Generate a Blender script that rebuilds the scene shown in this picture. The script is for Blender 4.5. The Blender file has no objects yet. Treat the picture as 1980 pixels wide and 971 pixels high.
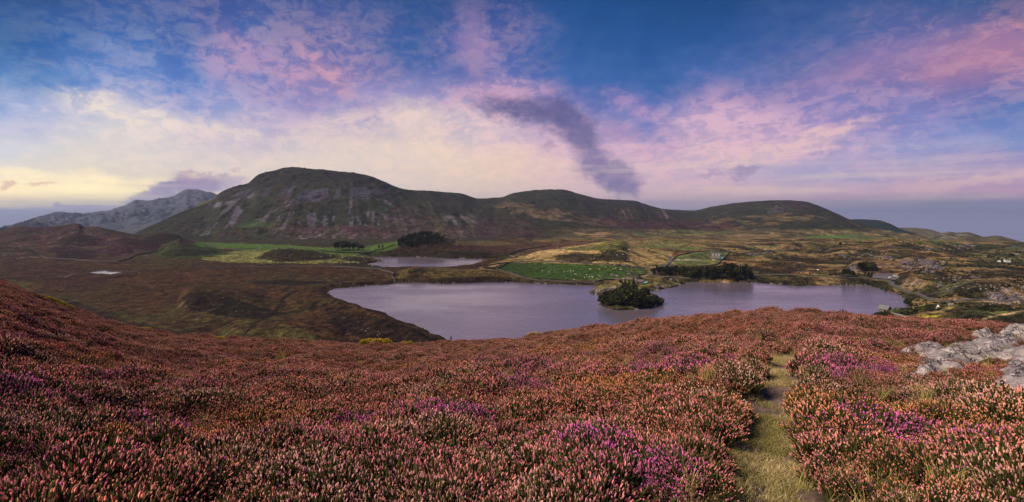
import bpy, bmesh, math, random
import numpy as np
from mathutils import Vector, Matrix

S = bpy.context.scene
COL = S.collection

# ------------------------------------------------------------------ camera
# world: camera at 80 m above the lake, looking along +Y.  A point of the photograph (1980x971 px) at depth D lies at
# x = (px-990)/F*D, z = 80-(py-400)/F*D : measured from the photograph, built at its own real distance.
F = 990.0; CX = 990.0; HY = 400.0; CZ = 80.0
cam = bpy.data.cameras.new('camera'); camo = bpy.data.objects.new('camera', cam); COL.objects.link(camo)
camo.location = (0, 0, CZ); camo.rotation_euler = (math.radians(90), 0, 0)
cam.sensor_width = 36.0; cam.lens = 18.0            # 90 degrees across
cam.shift_y = -(485.5-HY)/1980.0
cam.clip_start = 0.1; cam.clip_end = 80000
S.camera = camo
S.render.engine = 'CYCLES'
S.view_settings.view_transform = 'Standard'; S.view_settings.look = 'None'
S.view_settings.exposure = 0.35; S.view_settings.gamma = 1.0
S.cycles.use_denoising = True
S.cycles.max_bounces = 5; S.cycles.diffuse_bounces = 2; S.cycles.glossy_bounces = 2
S.cycles.transmission_bounces = 1; S.cycles.transparent_max_bounces = 4; S.cycles.volume_bounces = 0
S.cycles.use_adaptive_sampling = False
S.cycles.caustics_reflective = False; S.cycles.caustics_refractive = False

def lin(c):
    out = []
    for v in c[:3]:
        v = max(v, 0)/255.0
        out.append(v/12.92 if v <= 0.04045 else ((v+0.055)/1.055)**2.4)
    return out

# ------------------------------------------------------------------ node helper
class G:
    """terse node graph builder"""
    def __init__(self, tree):
        self.t = tree; self.n = tree.nodes; self.l = tree.links
    def node(self, typ, **kw):
        nd = self.n.new(typ)
        for k, v in kw.items(): setattr(nd, k, v)
        return nd
    def put(self, sock, v):
        if v is None: return
        if isinstance(v, bpy.types.NodeSocket): self.l.new(v, sock)
        else:
            if hasattr(sock.default_value, '__len__') and not hasattr(v, '__len__'): v = (v,)*len(sock.default_value)
            if hasattr(v, '__len__') and hasattr(sock.default_value, '__len__') and len(v) == 3 and len(sock.default_value) == 4: v = (*v, 1)
            sock.default_value = v
    def m(self, op, a, b=None, c=None, clamp=False):
        nd = self.node('ShaderNodeMath', operation=op, use_clamp=clamp)
        self.put(nd.inputs[0], a); self.put(nd.inputs[1], b); self.put(nd.inputs[2], c)
        return nd.outputs[0]
    def vm(self, op, a, b=None, scale=None):
        nd = self.node('ShaderNodeVectorMath', operation=op)
        self.put(nd.inputs[0], a); self.put(nd.inputs[1], b)
        if scale is not None: self.put(nd.inputs['Scale'], scale)
        return nd.outputs['Value'] if op in ('LENGTH', 'DOT_PRODUCT', 'DISTANCE') else nd.outputs[0]
    def sep(self, v):
        nd = self.node('ShaderNodeSeparateXYZ'); self.put(nd.inputs[0], v); return nd.outputs
    def comb(self, x, y, z):
        nd = self.node('ShaderNodeCombineXYZ')
        for s, v in zip(nd.inputs, (x, y, z)): self.put(s, v)
        return nd.outputs[0]
    def noise(self, vec, scale, detail=4, rough=0.55, dist=0.0, lac=2.0, col=False):
        nd = self.node('ShaderNodeTexNoise'); self.put(nd.inputs['Vector'], vec)
        nd.inputs['Scale'].default_value = scale; nd.inputs['Detail'].default_value = detail
        nd.inputs['Roughness'].default_value = rough; nd.inputs['Distortion'].default_value = dist
        nd.inputs['Lacunarity'].default_value = lac
        return nd.outputs['Color'] if col else nd.outputs[0]
    def mr(self, v, a, b, c=0.0, d=1.0, smooth=True):
        nd = self.node('ShaderNodeMapRange'); nd.clamp = True
        if smooth: nd.interpolation_type = 'SMOOTHSTEP'
        for s, x in zip(nd.inputs, (v, a, b, c, d)): self.put(s, x)
        return nd.outputs[0]
    def mix(self, f, a, b, mode='MIX'):
        nd = self.node('ShaderNodeMix', data_type='RGBA', blend_type=mode)
        nd.clamp_factor = True
        self.put(nd.inputs[0], f); self.put(nd.inputs[6], a); self.put(nd.inputs[7], b)
        return nd.outputs[2]
    def ramp(self, f, stops, interp='LINEAR'):
        nd = self.node('ShaderNodeValToRGB'); cr = nd.color_ramp; cr.interpolation = interp
        while len(cr.elements) < len(stops): cr.elements.new(0.5)
        for e, (p, c) in zip(cr.elements, sorted(stops, key=lambda s: s[0])):
            e.position = p; e.color = (*c[:3], 1)
        self.put(nd.inputs[0], f)
        return nd.outputs[0]
    def attr(self, name, kind='GEOMETRY'):
        nd = self.node('ShaderNodeAttribute', attribute_name=name, attribute_type=kind); return nd.outputs

# ------------------------------------------------------------------ sky
SUN_AZ = math.radians(-114); SUN_EL = math.radians(40)      # from the left, through thin cloud
def build_world():
    w = bpy.data.worlds.new('World'); S.world = w; w.use_nodes = True
    t = w.node_tree; t.nodes.clear(); g = G(t)
    d = g.node('ShaderNodeTexCoord').outputs['Generated']
    x, y, z = g.sep(d)
    hxy = g.m('SQRT', g.m('ADD', g.m('MULTIPLY', x, x), g.m('MULTIPLY', y, y)))
    az = g.m('ARCTAN2', x, y)
    ca = g.m('MAXIMUM', g.m('COSINE', az), 0.4)
    e = g.m('DIVIDE', z, g.m('MAXIMUM', g.m('MULTIPLY', hxy, ca), 1e-4))     # = (400-py)/F inside the photograph
    # a high sheet of cirrus: project the view direction on a plane overhead
    den = g.m('ADD', g.m('MAXIMUM', z, 0.0), 0.16)
    P = g.comb(g.m('DIVIDE', x, den), g.m('DIVIDE', y, den), 0.0)
    warp = g.noise(P, 0.9, 4, 0.6, col=True)
    wx, wy, wz = g.sep(warp)
    wx = g.m('SUBTRACT', wx, 0.5); wy = g.m('SUBTRACT', wy, 0.5)
    P3 = g.vm('MULTIPLY', d, (1, 1, 1.6))
    fw = g.noise(P3, 9.0, 6, 0.6, col=True)
    fx, fy, fz = g.sep(fw)
    fx = g.m('SUBTRACT', fx, 0.5); fy = g.m('SUBTRACT', fy, 0.5)
    el = g.m('ADD', e, 0.0)
    amp = g.mr(e, 0.0, 0.12, 0.1, 1.0)
    azw = g.m('ADD', az, g.m('MULTIPLY', g.m('ADD', g.m('MULTIPLY', wx, 0.14), g.m('MULTIPLY', fx, 0.16)), amp))
    ew = g.m('ADD', e, g.m('MULTIPLY', g.m('ADD', g.m('MULTIPLY', wy, 0.07), g.m('MULTIPLY', fy, 0.12)), amp))
    u = g.m('ADD', g.m('DIVIDE', azw, 2*math.pi), 0.5)
    cols = SKY_COLS
    us = [math.atan((c-CX)/F)/(2*math.pi)+0.5 for c in cols]
    def grid(fn):
        out = None; pe = None
        for (ys, vals, st) in SKY_ROWS:
            ev = (HY-ys)/F
            stops = [(uu, fn(v, s)) for uu, v, s in zip(us, vals, st)]
            back = [0.5*(a+b) for a, b in zip(stops[0][1], stops[-1][1])]
            stops = [(0.0, back)] + stops + [(1.0, back)]
            r = g.ramp(u, stops)
            if out is None: out = r
            else: out = g.mix(g.mr(ew, ev, pe, 1.0, 0.0, smooth=False), out, r)
            pe = ev
        return out
    A = grid(lambda c, s: lin([c[0]-30*s, c[1]-14*s, c[2]-2*s]))
    B = grid(lambda c, s: lin([c[0]+40*s, c[1]+22*s, c[2]+6*s]))
    # wisps: two sets of stretched noise on the cloud sheet
    Pr = g.node('ShaderNodeVectorRotate', rotation_type='Z_AXIS'); g.put(Pr.inputs['Vector'], P); Pr.inputs['Angle'].default_value = math.radians(-28)
    Ps = g.vm('MULTIPLY', Pr.outputs[0], (1.25, 0.6, 1.0))
    n1 = g.noise(Ps, 4.6, 9, 0.66, dist=0.3)
    n2 = g.noise(g.vm('ADD', P3, (3.1, 1.7, 0.3)), 36.0, 7, 0.66, dist=0.5)
    n3 = g.noise(P, 1.3, 3, 0.5)
    wsp = g.m('ADD', g.m('MULTIPLY', n1, 0.47), g.m('ADD', g.m('MULTIPLY', n2, 0.58), g.m('MULTIPLY', n3, 0.15)))
    wsp = g.mr(wsp, 0.52, 0.69, 0, 1)
    c = g.mix(wsp, A, B)
    # clouds with a place of their own (centre px, py, half width, half height, tilt, colour, strength)
    wrp = g.noise(P3, 19.0, 8, 0.64, col=True); qx, qy, qz = g.sep(wrp)
    X = g.m('ADD', g.m('MULTIPLY', g.m('TANGENT', g.m('MINIMUM', g.m('MAXIMUM', az, -1.2), 1.2)), F),
            g.m('MULTIPLY', g.m('SUBTRACT', qx, 0.5), 92.0))
    Y = g.m('ADD', g.m('MULTIPLY', e, -F), g.m('MULTIPLY', g.m('SUBTRACT', qy, 0.5), 72.0))
    XY = g.comb(X, Y, 0.0)
    for (bx, by, rx, ry, tilt, colr, stren, hard) in SKY_BLOBS:
        mp = g.node('ShaderNodeMapping', vector_type='TEXTURE')
        g.put(mp.inputs['Vector'], XY)
        mp.inputs['Location'].default_value = (bx-CX, by-HY, 0)
        mp.inputs['Rotation'].default_value = (0, 0, math.radians(tilt))
        mp.inputs['Scale'].default_value = (rx, ry, 1)
        r = g.vm('LENGTH', mp.outputs[0])
        f = g.mr(r, hard, 1.25, stren, 0.0)
        if sum(colr) > 500 and by < 330: f = g.m('MULTIPLY', f, g.mr(wsp, 0.0, 0.8, 0.45, 1.1))
        elif sum(colr) < 500: f = g.m('MULTIPLY', f, g.mr(n2, 0.38, 0.62, 1.08, 0.86))
        c = g.mix(f, c, lin(colr))
    # soft level bands low in the sky
    band = g.noise(g.vm('MULTIPLY', d, (1.2, 1.2, 22)), 3.0, 5, 0.55)
    lowf = g.mr(e, 0.03, 0.16, 1.0, 0.0)
    c = g.mix(g.m('MULTIPLY', g.mr(band, 0.45, 0.7, 0, 0.35), lowf), c, lin((250, 225, 195)))
    # the physical sky adds its share of blue light
    sky = g.node('ShaderNodeTexSky'); sky.sky_type = 'NISHITA'; sky.sun_disc = False
    sky.sun_elevation = SUN_EL; sky.sun_rotation = SUN_AZ
    bg1 = g.node('ShaderNodeBackground'); g.put(bg1.inputs[0], c); bg1.inputs[1].default_value = SKY_GAIN
    bg2 = g.node('ShaderNodeBackground'); g.put(bg2.inputs[0], sky.outputs[0]); bg2.inputs[1].default_value = 0.05*0.07
    ad = g.node('ShaderNodeAddShader'); g.l.new(bg1.outputs[0], ad.inputs[0]); g.l.new(bg2.outputs[0], ad.inputs[1])
    o = g.node('ShaderNodeOutputWorld'); g.l.new(ad.outputs[0], o.inputs[0])
    w.cycles.sampling_method = 'MANUAL'; w.cycles.sample_map_resolution = 512

SKY_GAIN = 0.74
SKY_COLS = [0, 200, 400, 600, 800, 950, 1100, 1250, 1400, 1600, 1800, 1980]
SKY_ROWS = [   # py in the photograph, colour at each column, how strongly the wisps show
 (-900, [(28,62,125)]*12, [0.2]*12),
 (0,  [(28,76,134),(62,88,150),(78,92,155),(70,90,150),(34,76,138),(54,80,142),(16,74,136),(12,70,130),(10,66,128),(50,84,145),(62,88,145),(58,80,135)],
      [.25,.6,.7,.6,.2,.6,.1,.1,.1,.2,.3,.3]),
 (80, [(44,98,162),(66,106,172),(86,114,178),(128,120,172),(62,96,160),(120,114,172),(38,88,156),(24,80,148),(32,82,150),(72,96,160),(132,116,165),(165,122,158)],
      [.5,.7,1,1,.4,1,.1,.1,.1,.3,1,1.1]),
 (150,[(98,140,196),(118,146,204),(110,136,200),(165,138,182),(84,106,170),(112,116,178),(60,102,172),(54,98,168),(72,104,172),(134,124,178),(150,122,170),(140,118,168)],
      [.5,.7,.6,.9,.3,.8,.1,.2,.2,.6,.9,.9]),
 (200,[(168,180,220),(222,210,220),(168,170,212),(158,148,196),(158,148,196),(190,158,192),(112,114,178),(104,118,184),(160,138,188),(150,134,188),(132,128,188),(100,122,184)],
      [.4,.6,.5,.4,.3,.8,.3,.5,.6,.6,.5,.4]),
 (240,[(198,200,226),(232,220,214),(224,206,214),(188,174,206),(226,204,202),(216,190,204),(196,165,196),(140,134,190),(208,172,200),(186,156,198),(126,136,198),(106,130,192)],
      [.2,.3,.4,.3,.3,.5,.3,.5,.6,.7,.4,.3]),
 (285,[(218,220,228),(234,222,214),(228,214,212),(230,210,206),(242,216,200),(238,208,200),(222,184,204),(206,168,200),(224,188,200),(206,170,200),(150,154,204),(130,145,200)],
      [.1,.2,.2,.2,.2,.2,.3,.4,.4,.7,.3,.2]),
 (335,[(242,232,218),(242,228,208),(238,220,208),(236,218,206),(238,214,204),(246,214,192),(234,198,198),(220,184,200),(216,184,202),(178,168,202),(190,162,198),(186,154,194)],
      [.1,.15,.2,.15,.15,.2,.2,.2,.3,.3,.3,.3]),
 (370,[(310,280,205),(305,280,212),(250,226,198),(238,218,204),(236,214,204),(238,210,196),(230,196,198),(226,190,200),(224,186,196),(216,178,198),(208,168,192),(198,156,188)],
      [.2,.2,.2,.1,.1,.1,.1,.1,.2,.2,.3,.3]),
 (394,[(345,305,185),(330,296,200),(246,218,190),(238,216,204),(236,212,200),(234,204,196),(226,190,192),(220,184,194),(214,176,192),(196,162,190),(170,152,188),(158,150,186)],
      [.1]*12),
 (404,[(176,166,190),(186,170,190),(200,184,195),(200,184,195),(200,184,195),(200,184,195),(200,184,195),(200,184,195),(190,168,190),(160,156,190),(146,150,186),(142,148,184)],
      [.05]*12),
 (460,[(160,172,200),(165,172,200),(160,165,190),(160,165,190),(160,165,190),(160,165,190),(160,165,190),(160,165,190),(150,158,190),(138,148,184),(124,142,184),(118,138,180)],
      [0.0]*12),
]
PUR = (120,108,150); PUR2 = (168,140,178)
SKY_BLOBS = [
 (500, 110, 150, 32, 35, (196,150,186), .45, .1), (440, 120, 70, 55, 20, (205,160,188), .5, .1), (640, 140, 95, 26, 40, (215,160,180), .6, .1),
 (915, 90, 38, 110, -4, (176,142,182), .5, .1), (980, 190, 110, 42, 0, (214,166,196), .7, .1), (1900, 110, 190, 55, -12, (190,130,160), .55, .1),
 (1700, 120, 200, 45, -18, (158,124,172), .5, .1), (1230, 205, 90, 20, 30, (190,150,196), .55, .1),
 (230, 215, 150, 26, 14, (246,230,214), .8, .2), (440, 250, 120, 18, 10, (240,224,210), .5, .2),
 (720, 232, 170, 30, -6, (240,212,206), .55, .2),
 (1440, 240, 170, 46, 6, (228,186,204), .6, .2), (1600, 262, 130, 15, -14, (232,190,196), .75, .3), (1500, 290, 150, 20, -13, (236,198,198), .65, .3),
 (1590, 325, 170, 26, -8, (164,160,204), .55, .2),
 (1880, 350, 230, 13, -5, (228,188,194), .75, .2),
 (1000, 208, 92, 29, 4, (104,98,146), .92, .3), (1085, 226, 80, 34, 28, (96,92,144), .97, .35), (1130, 272, 66, 38, 48, (114,104,154), .92, .25),
 (1148, 308, 32, 20, 70, (150,128,172), .75, .3), (1175, 332, 68, 28, 14, (130,116,164), .92, .3), (1200, 358, 42, 22, 20, (126,114,162), .92, .3),
 (1062, 285, 17, 15, 0, (158,132,170), .6, .3), (1195, 255, 40, 20, 10, (160,132,184), .6, .3), (1300, 284, 18, 8, 10, (186,146,186), .5, .3),
 (1440, 332, 45, 12, -12, (150,134,182), .75, .35), (1368, 336, 26, 8, 0, (162,140,186), .6, .3),
 (350, 366, 85, 20, -12, (150,138,178), .95, .45), (385, 352, 70, 15, -4, (164,144,182), .85, .35), (300, 378, 62, 17, -16, (150,140,182), .98, .5), (330, 366, 50, 14, -12, (156,142,180), .95, .4), (375, 341, 42, 9, 4, (190,160,180), .6, .2),
 (440, 358, 40, 12, -8, (182,166,200), .6, .3),
 (75, 356, 28, 7, 0, (232,180,160), .6, .3), (8, 362, 18, 6, 0, (220,160,150), .6, .3), (444, 328, 12, 7, 0, (214,184,192), .6, .3),
 (125, 378, 190, 20, 0, (300,275,210), .85, .0), (110, 402, 150, 5, 1, (190,172,192), .9, .5),
]
build_world()

sun = bpy.data.lights.new('sun', 'SUN'); sun.energy = 5.0; sun.angle = math.radians(26); sun.color = (1.0, 0.79, 0.60)
so = bpy.data.objects.new('sun', sun); COL.objects.link(so)
sd = Vector((math.sin(SUN_AZ)*math.cos(SUN_EL), math.cos(SUN_AZ)*math.cos(SUN_EL), math.sin(SUN_EL)))
so.rotation_euler = sd.to_track_quat('Z', 'Y').to_euler()
so.location = (-60, 60, 140)

# ------------------------------------------------------------------ numpy noise and measuring helpers
rng = np.random.default_rng(7)
def _hash(ix, iy, seed):
    h = (ix.astype(np.int64)*374761393 + iy.astype(np.int64)*668265263 + seed*1442695041) & 0xffffffff
    h = ((h ^ (h >> 13))*1274126177) & 0xffffffff
    h = (h ^ (h >> 16)) & 0xffffffff
    return h.astype(np.float32)/4294967295.0
def vnoise(x, y, seed=0):
    x0 = np.floor(x); y0 = np.floor(y); fx = (x-x0).astype(np.float32); fy = (y-y0).astype(np.float32)
    ux = fx*fx*fx*(fx*(fx*6-15)+10); uy = fy*fy*fy*(fy*(fy*6-15)+10)
    a = _hash(x0, y0, seed); b = _hash(x0+1, y0, seed); c = _hash(x0, y0+1, seed); d = _hash(x0+1, y0+1, seed)
    return ((a+(b-a)*ux)*(1-uy) + (c+(d-c)*ux)*uy)*2-1
def fbm(x, y, octs=4, seed=0, gain=0.5, ridged=False):
    s = 0; a = 1; t = 0
    for i in range(octs):
        n = vnoise(x*2**i+17.3*i, y*2**i-9.1*i, seed+i*31)
        if ridged: n = 1-2*np.abs(n)
        s = s+a*n; t += a; a *= gain
    return s/t
def sst(v, a, b):
    t = np.clip((v-a)/(b-a), 0, 1); return t*t*(3-2*t)
def wz(py, D): return CZ-(py-HY)/F*D
def wx(px, D): return (px-CX)/F*D
def curve(pts):
    a = np.array(pts, float); 
    def f(x):
        x = np.asarray(x, float)
        i = np.clip(np.searchsorted(a[:, 0], x)-1, 0, len(a)-2)
        h = a[i+1, 0]-a[i, 0]; t = np.clip((x-a[i, 0])/h, 0, 1)
        d = np.gradient(a[:, 1], a[:, 0])
        dl = (a[1:, 1]-a[:-1, 1])/(a[1:, 0]-a[:-1, 0])
        m = d.copy()
        for k in range(1, len(a)-1):
            m[k] = 0 if dl[k-1]*dl[k] <= 0 else 2*dl[k-1]*dl[k]/(dl[k-1]+dl[k])
        m[0] = dl[0]; m[-1] = dl[-1]
        return ((2*t**3-3*t**2+1)*a[i, 1]+(t**3-2*t**2+t)*h*m[i]+(-2*t**3+3*t**2)*a[i+1, 1]+(t**3-t**2)*h*m[i+1])
    return f
def inpoly(x, y, poly):
    out = np.zeros(x.shape, bool); P = np.array(poly, float)
    bb = (x >= P[:, 0].min()) & (x <= P[:, 0].max()) & (y >= P[:, 1].min()) & (y <= P[:, 1].max())
    if not bb.any(): return out
    xs = x[bb]; ys = y[bb]; r = np.zeros(xs.shape, bool); n = len(P); j = n-1
    for i in range(n):
        xi, yi = P[i]; xj, yj = P[j]
        if yi != yj:
            c = ((yi > ys) != (yj > ys)) & (xs < (xj-xi)*(ys-yi)/(yj-yi)+xi); r ^= c
        j = i
    out[bb] = r; return out
def polydist(x, y, poly, closed=True):
    """unsigned distance to a polyline"""
    P = np.array(poly, float); best = np.full(x.shape, 1e9)
    n = len(P); rngi = range(n) if closed else range(n-1)
    for i in rngi:
        a = P[i]; b = P[(i+1) % n]; ab = b-a; L = (ab**2).sum()+1e-12
        t = np.clip(((x-a[0])*ab[0]+(y-a[1])*ab[1])/L, 0, 1)
        best = np.minimum(best, (x-a[0]-t*ab[0])**2+(y-a[1]-t*ab[1])**2)
    return np.sqrt(best)

def props(o, label=None, category=None, group=None, kind=None):
    if category and not kind: kind = 'thing'
    for k, v in (('label', label), ('category', category), ('group', group), ('kind', kind)):
        if v: o[k] = v
    return o
def link(name, me, mat=None, parent=None, loc=None):
    o = bpy.data.objects.new(name, me); COL.objects.link(o)
    if mat and me is not None and not me.materials: me.materials.append(mat)
    if parent: o.parent = parent
    if loc is not None: o.location = loc
    return o
def grid_mesh(name, X, Y, Z, cover=None):
    r, c = X.shape
    me = bpy.data.meshes.new(name)
    V = np.stack([X, Y, Z], -1).reshape(-1, 3).astype(np.float32)
    i = np.arange((r-1)*(c-1)); ri = i//(c-1); ci = i % (c-1); a = ri*c+ci
    Fq = np.stack([a, a+1, a+c+1, a+c], -1).astype(np.int32)
    me.vertices.add(len(V)); me.vertices.foreach_set('co', V.ravel())
    me.loops.add(Fq.size); me.loops.foreach_set('vertex_index', Fq.ravel())
    me.polygons.add(len(Fq)); me.polygons.foreach_set('loop_start', np.arange(0, Fq.size, 4, dtype=np.int32))
    me.update(calc_edges=True); me.validate()
    me.polygons.foreach_set('use_smooth', np.ones(len(me.polygons), bool))
    if cover is not None:
        at = me.color_attributes.new('cover', 'FLOAT_COLOR', 'POINT')
        cc = np.concatenate([cover.reshape(-1, 3), np.ones((len(V), 1))], 1).astype(np.float32)
        at.data.foreach_set('color', cc.ravel())
    return me

# ------------------------------------------------------------------ materials
def new_mat(name):
    m = bpy.data.materials.new(name); m.use_nodes = True; m.node_tree.nodes.clear()
    return m, G(m.node_tree)
def finish(g, color, rough=0.9, bump=None, spec=0.2, metal=0.0, **kw):
    b = g.node('ShaderNodeBsdfPrincipled'); g.put(b.inputs['Base Color'], color)
    g.put(b.inputs['Roughness'], rough); g.put(b.inputs['Specular IOR Level'], spec); g.put(b.inputs['Metallic'], metal)
    for k, v in kw.items(): g.put(b.inputs[k.replace('_', ' ')], v)
    if bump is not None:
        h, st, di = bump
        bn = g.node('ShaderNodeBump'); g.put(bn.inputs['Height'], h); bn.inputs['Strength'].default_value = st; bn.inputs['Distance'].default_value = di
        g.l.new(bn.outputs[0], b.inputs['Normal'])
    o = g.node('ShaderNodeOutputMaterial'); g.l.new(b.outputs[0], o.inputs[0])
    return b
def land_mat(name, s1, s2, bump_d, amp=0.5, rock=False):
    m, g = new_mat(name)
    c = g.attr('cover')['Color']
    p = g.node('ShaderNodeNewGeometry').outputs['Position']
    n1 = g.noise(p, s1, 6, 0.62); n2 = g.noise(p, s2, 5, 0.6)
    f = g.m('ADD', g.m('MULTIPLY', n1, 0.55), g.m('MULTIPLY', n2, 0.45))
    k = g.mr(f, 0.40, 0.60, 1.0-amp, 1.0+amp, smooth=False)
    cs = g.sep(c); gr = g.m('DIVIDE', cs[1], g.m('ADD', cs[0], 1e-4))      # improved pasture is mown smooth by the sheep
    k = g.m('ADD', 1.0, g.m('MULTIPLY', g.m('SUBTRACT', k, 1.0), g.mr(gr, 1.35, 1.9, 1.0, 0.3)))
    c2 = g.vm('MULTIPLY', c, g.comb(k, k, k))
    hue = g.noise(p, s1*0.31, 3, 0.5)
    c3 = g.mix(g.mr(hue, 0.45, 0.65, 0, 0.35), c2, g.vm('MULTIPLY', c2, (1.25, 0.95, 0.75)))
    finish(g, c3, 0.95, (f, 0.9, bump_d), 0.08)
    return m
def plain_mat(name, col, rough=0.85, var=0.2, scale=3.0, bump=0.02, spec=0.2):
    m, g = new_mat(name)
    p = g.node('ShaderNodeNewGeometry').outputs['Position']
    n = g.noise(p, scale, 5, 0.6); k = g.mr(n, 0.3, 0.7, 1-var, 1+var, smooth=False)
    c = g.vm('MULTIPLY', g.comb(*col), g.comb(k, k, k))
    finish(g, c, rough, (n, 0.6, bump), spec)
    return m

# ------------------------------------------------------------------ the valley: lakes, moor, hills
MAIN_LAKE = [(634,563),(650,557),(700,554),(757,549),(765,547),(800,546),(860,549),(900,548),(960,546),(1010,546),(1060,549),(1120,551),(1157,552),
             (1146,561),(1142,566),(1150,570),(1168,571),(1160,590),(1190,600),(1230,598),(1262,592),(1288,580),(1272,572),(1254,566),(1256,563),(1290,558),
             (1310,552),(1322,546),(1360,545),(1400,547),(1455,547),(1462,546),(1500,550),(1550,553),(1600,552),(1640,551),(1682,552),(1705,560),
             (1740,571),(1754,584),(1757,596),(1735,603),(1706,603),(1680,612),(1655,622),(1620,640),(1500,660),(1300,690),(1000,705),(900,690),
             (872,664),(846,651),(800,629),(740,605),(680,588),(652,578),(636,570)]
SMALL_LAKE = [(713,497),(800,496.5),(870,499.5),(938,500.5),(930,507),(905,515),(890,518),(860,521),(790,520),(762,522),(735,520),(722,515),(698,512),(740,505)]
POND = [(176,526.5),(205,523.5),(230,527),(217,531),(188,529.5)]
POND_Z = 6.0
# each hill: crest line in the photograph, depth, reach towards / away from the camera (m)
HILLS = [
 ([(-300,470),(-60,462),(0,447),(40,437),(80,441),(118,436),(150,433),(165,440),(180,439),(212,444),(250,452),(300,461),(350,474),(400,492)], 1120, 190, 200, 1.6),
 ([(60,478),(100,462),(145,452),(190,462),(230,474),(260,482)], 960, 80, 90, 2),
 ([(160,478),(200,466),(235,460),(280,466),(330,480)], 930, 70, 80, 2),
 ([(60,492),(110,478),(150,480),(180,484),(200,490)], 820, 60, 70, 2),
 ([(150,496),(190,478),(235,477),(262,484),(280,492)], 850, 60, 70, 2),
 ([(-200,500),(0,480),(60,486),(90,497)], 800, 80, 100, 2),
 ([(262,466),(285,455),(310,450),(340,454),(356,463),(365,472)], 1010, 60, 70, 2),
 ([(290,492),(320,474),(345,463),(372,468),(405,478),(440,490),(470,497)], 860, 100, 90, 2),
 ([(370,482),(420,470),(470,473),(520,476),(545,481)], 990, 50, 120, 2),
 ([(478,502),(500,490),(530,482),(560,479),(600,482),(640,488),(690,496),(735,504)], 740, 60, 70, 2),
 ([(636,516),(665,509),(700,507),(730,509),(750,518)], 655, 28, 18, 2),
 ([(600,497),(660,485),(700,477),(765,467),(800,462),(822,458),(850,459),(880,465),(930,479),(980,492)], 930, 80, 120, 2),
 ([(764,528),(785,521),(803,516),(830,520),(870,522),(900,524),(935,520),(960,523),(985,531),(1010,538),(1040,545)], 590, 30, 26, 2),
 ([(905,528),(940,515),(985,502),(1040,489),(1100,479),(1150,474),(1178,467),(1200,466),(1218,474),(1250,483),(1290,490),(1335,502)], 800, 150, 110, 2),
 ([(1000,506),(1060,493),(1120,489),(1170,491),(1230,497),(1260,505)], 730, 60, 50, 2),
 ([(1180,484),(1250,466),(1290,461),(1340,466),(1400,478)], 1050, 60, 90, 2),
 ([(1146,560),(1180,549),(1228,540),(1255,545)], 530, 24, 24, 2),
 ([(1250,552),(1275,541),(1300,535),(1315,542),(1322,548)], 525, 24, 24, 2),
 ([(1160,596),(1190,591),(1230,589),(1262,590),(1290,590)], 412, 12, 20, 2),
 ([(1285,508),(1320,493),(1360,486),(1400,484),(1440,485),(1480,486),(1530,492)], 880, 110, 90, 2),
 ([(1400,520),(1440,500),(1480,493),(1520,497),(1560,505),(1600,512)], 760, 90, 90, 2),
 ([(1440,492),(1480,482),(1510,475),(1530,470),(1548,474),(1562,484),(1580,490)], 930, 60, 60, 2),
 ([(1560,490),(1600,478),(1640,469),(1690,472),(1715,467),(1735,465),(1780,468),(1820,473),(1850,478),(1880,490),(1920,504),(1990,522),(2100,540)], 900, 170, 150, 2),
 ([(1600,500),(1630,485),(1660,482),(1700,486),(1720,494)], 800, 60, 60, 2),
 ([(1630,522),(1655,508),(1675,510),(1700,516),(1712,524)], 640, 45, 40, 2),
 ([(1735,515),(1750,503),(1762,500),(1776,507),(1785,508),(1795,500),(1806,499),(1818,507),(1832,520)], 655, 30, 40, 1.6),
 ([(1845,516),(1880,508),(1940,504),(2000,512),(2150,520)], 700, 90, 80, 2),
 ([(1720,545),(1745,533),(1790,525),(1840,530),(1880,538),(1905,548)], 510, 70, 60, 2),
 ([(1565,535),(1600,522),(1640,526),(1660,534)], 610, 40, 40, 2),
 ([(1790,577),(1830,559),(1870,549),(1900,546),(1930,547),(1980,553),(2100,560),(2300,575)], 440, 60, 60, 2),
 ([(1830,600),(1900,606),(1980,603),(2200,600)], 330, 40, 50, 2),
 ([(1740,625),(1780,610),(1850,590),(1900,586),(2000,588)], 350, 60, 60, 2),
 ([(335,590),(350,572),(375,559),(420,561),(470,569),(520,583),(560,600)], 420, 45, 60, 2),
 ([(440,560),(480,548),(520,545),(580,552),(615,566)], 545, 26, 30, 2),
 ([(500,540),(560,532),(640,528),(720,531),(760,540)], 600, 35, 30, 2),
 ([(510,600),(560,575),(600,567),(640,572),(680,583),(740,598),(770,612),(800,623),(840,641),(862,653),(874,664)], None, 60, 22, 2),
 ([(150,570),(190,550),(230,547),(262,556),(280,566)], 500, 22, 28, 2),
 ([(400,665),(480,640),(560,636),(640,645),(700,662)], 300, 50, 50, 2),
]
PROM_D = curve([(500,440),(560,428),(600,420),(640,408),(680,388),(740,352),(800,322),(840,300),(874,292)])
_pxr = np.arange(-700, 2700, 2.6)
_Dr = np.exp(np.linspace(math.log(150.0), math.log(2700.0), 470))
def lake_edge(X, Y, poly, z):
    W = [((a-CX)/F*((CZ-z)*F/(b-HY)), (CZ-z)*F/(b-HY)) for a, b in poly]
    return W
LAKE_W = lake_edge(0, 0, MAIN_LAKE, 0); SMALL_W = lake_edge(0, 0, SMALL_LAKE, 0); POND_W = lake_edge(0, 0, POND, POND_Z)
def base_z(px, D):
    z = 3.0 + 2.5*sst(D, 480, 700) + 3.5*sst(D, 700, 1000)
    z = z + 1.5*sst(500-px, 0, 300)*sst(D, 250, 450)
    z = z + 6*sst(px, 1560, 1800)*sst(900-D, 0, 450)*sst(D,380,520)
    z = z - 45*sst(D, 1130, 1500) - 60*sst(D, 1000, 1600)*sst(px, 1700, 1900) - 60*sst(D, 1300, 2000)
    return z
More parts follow.
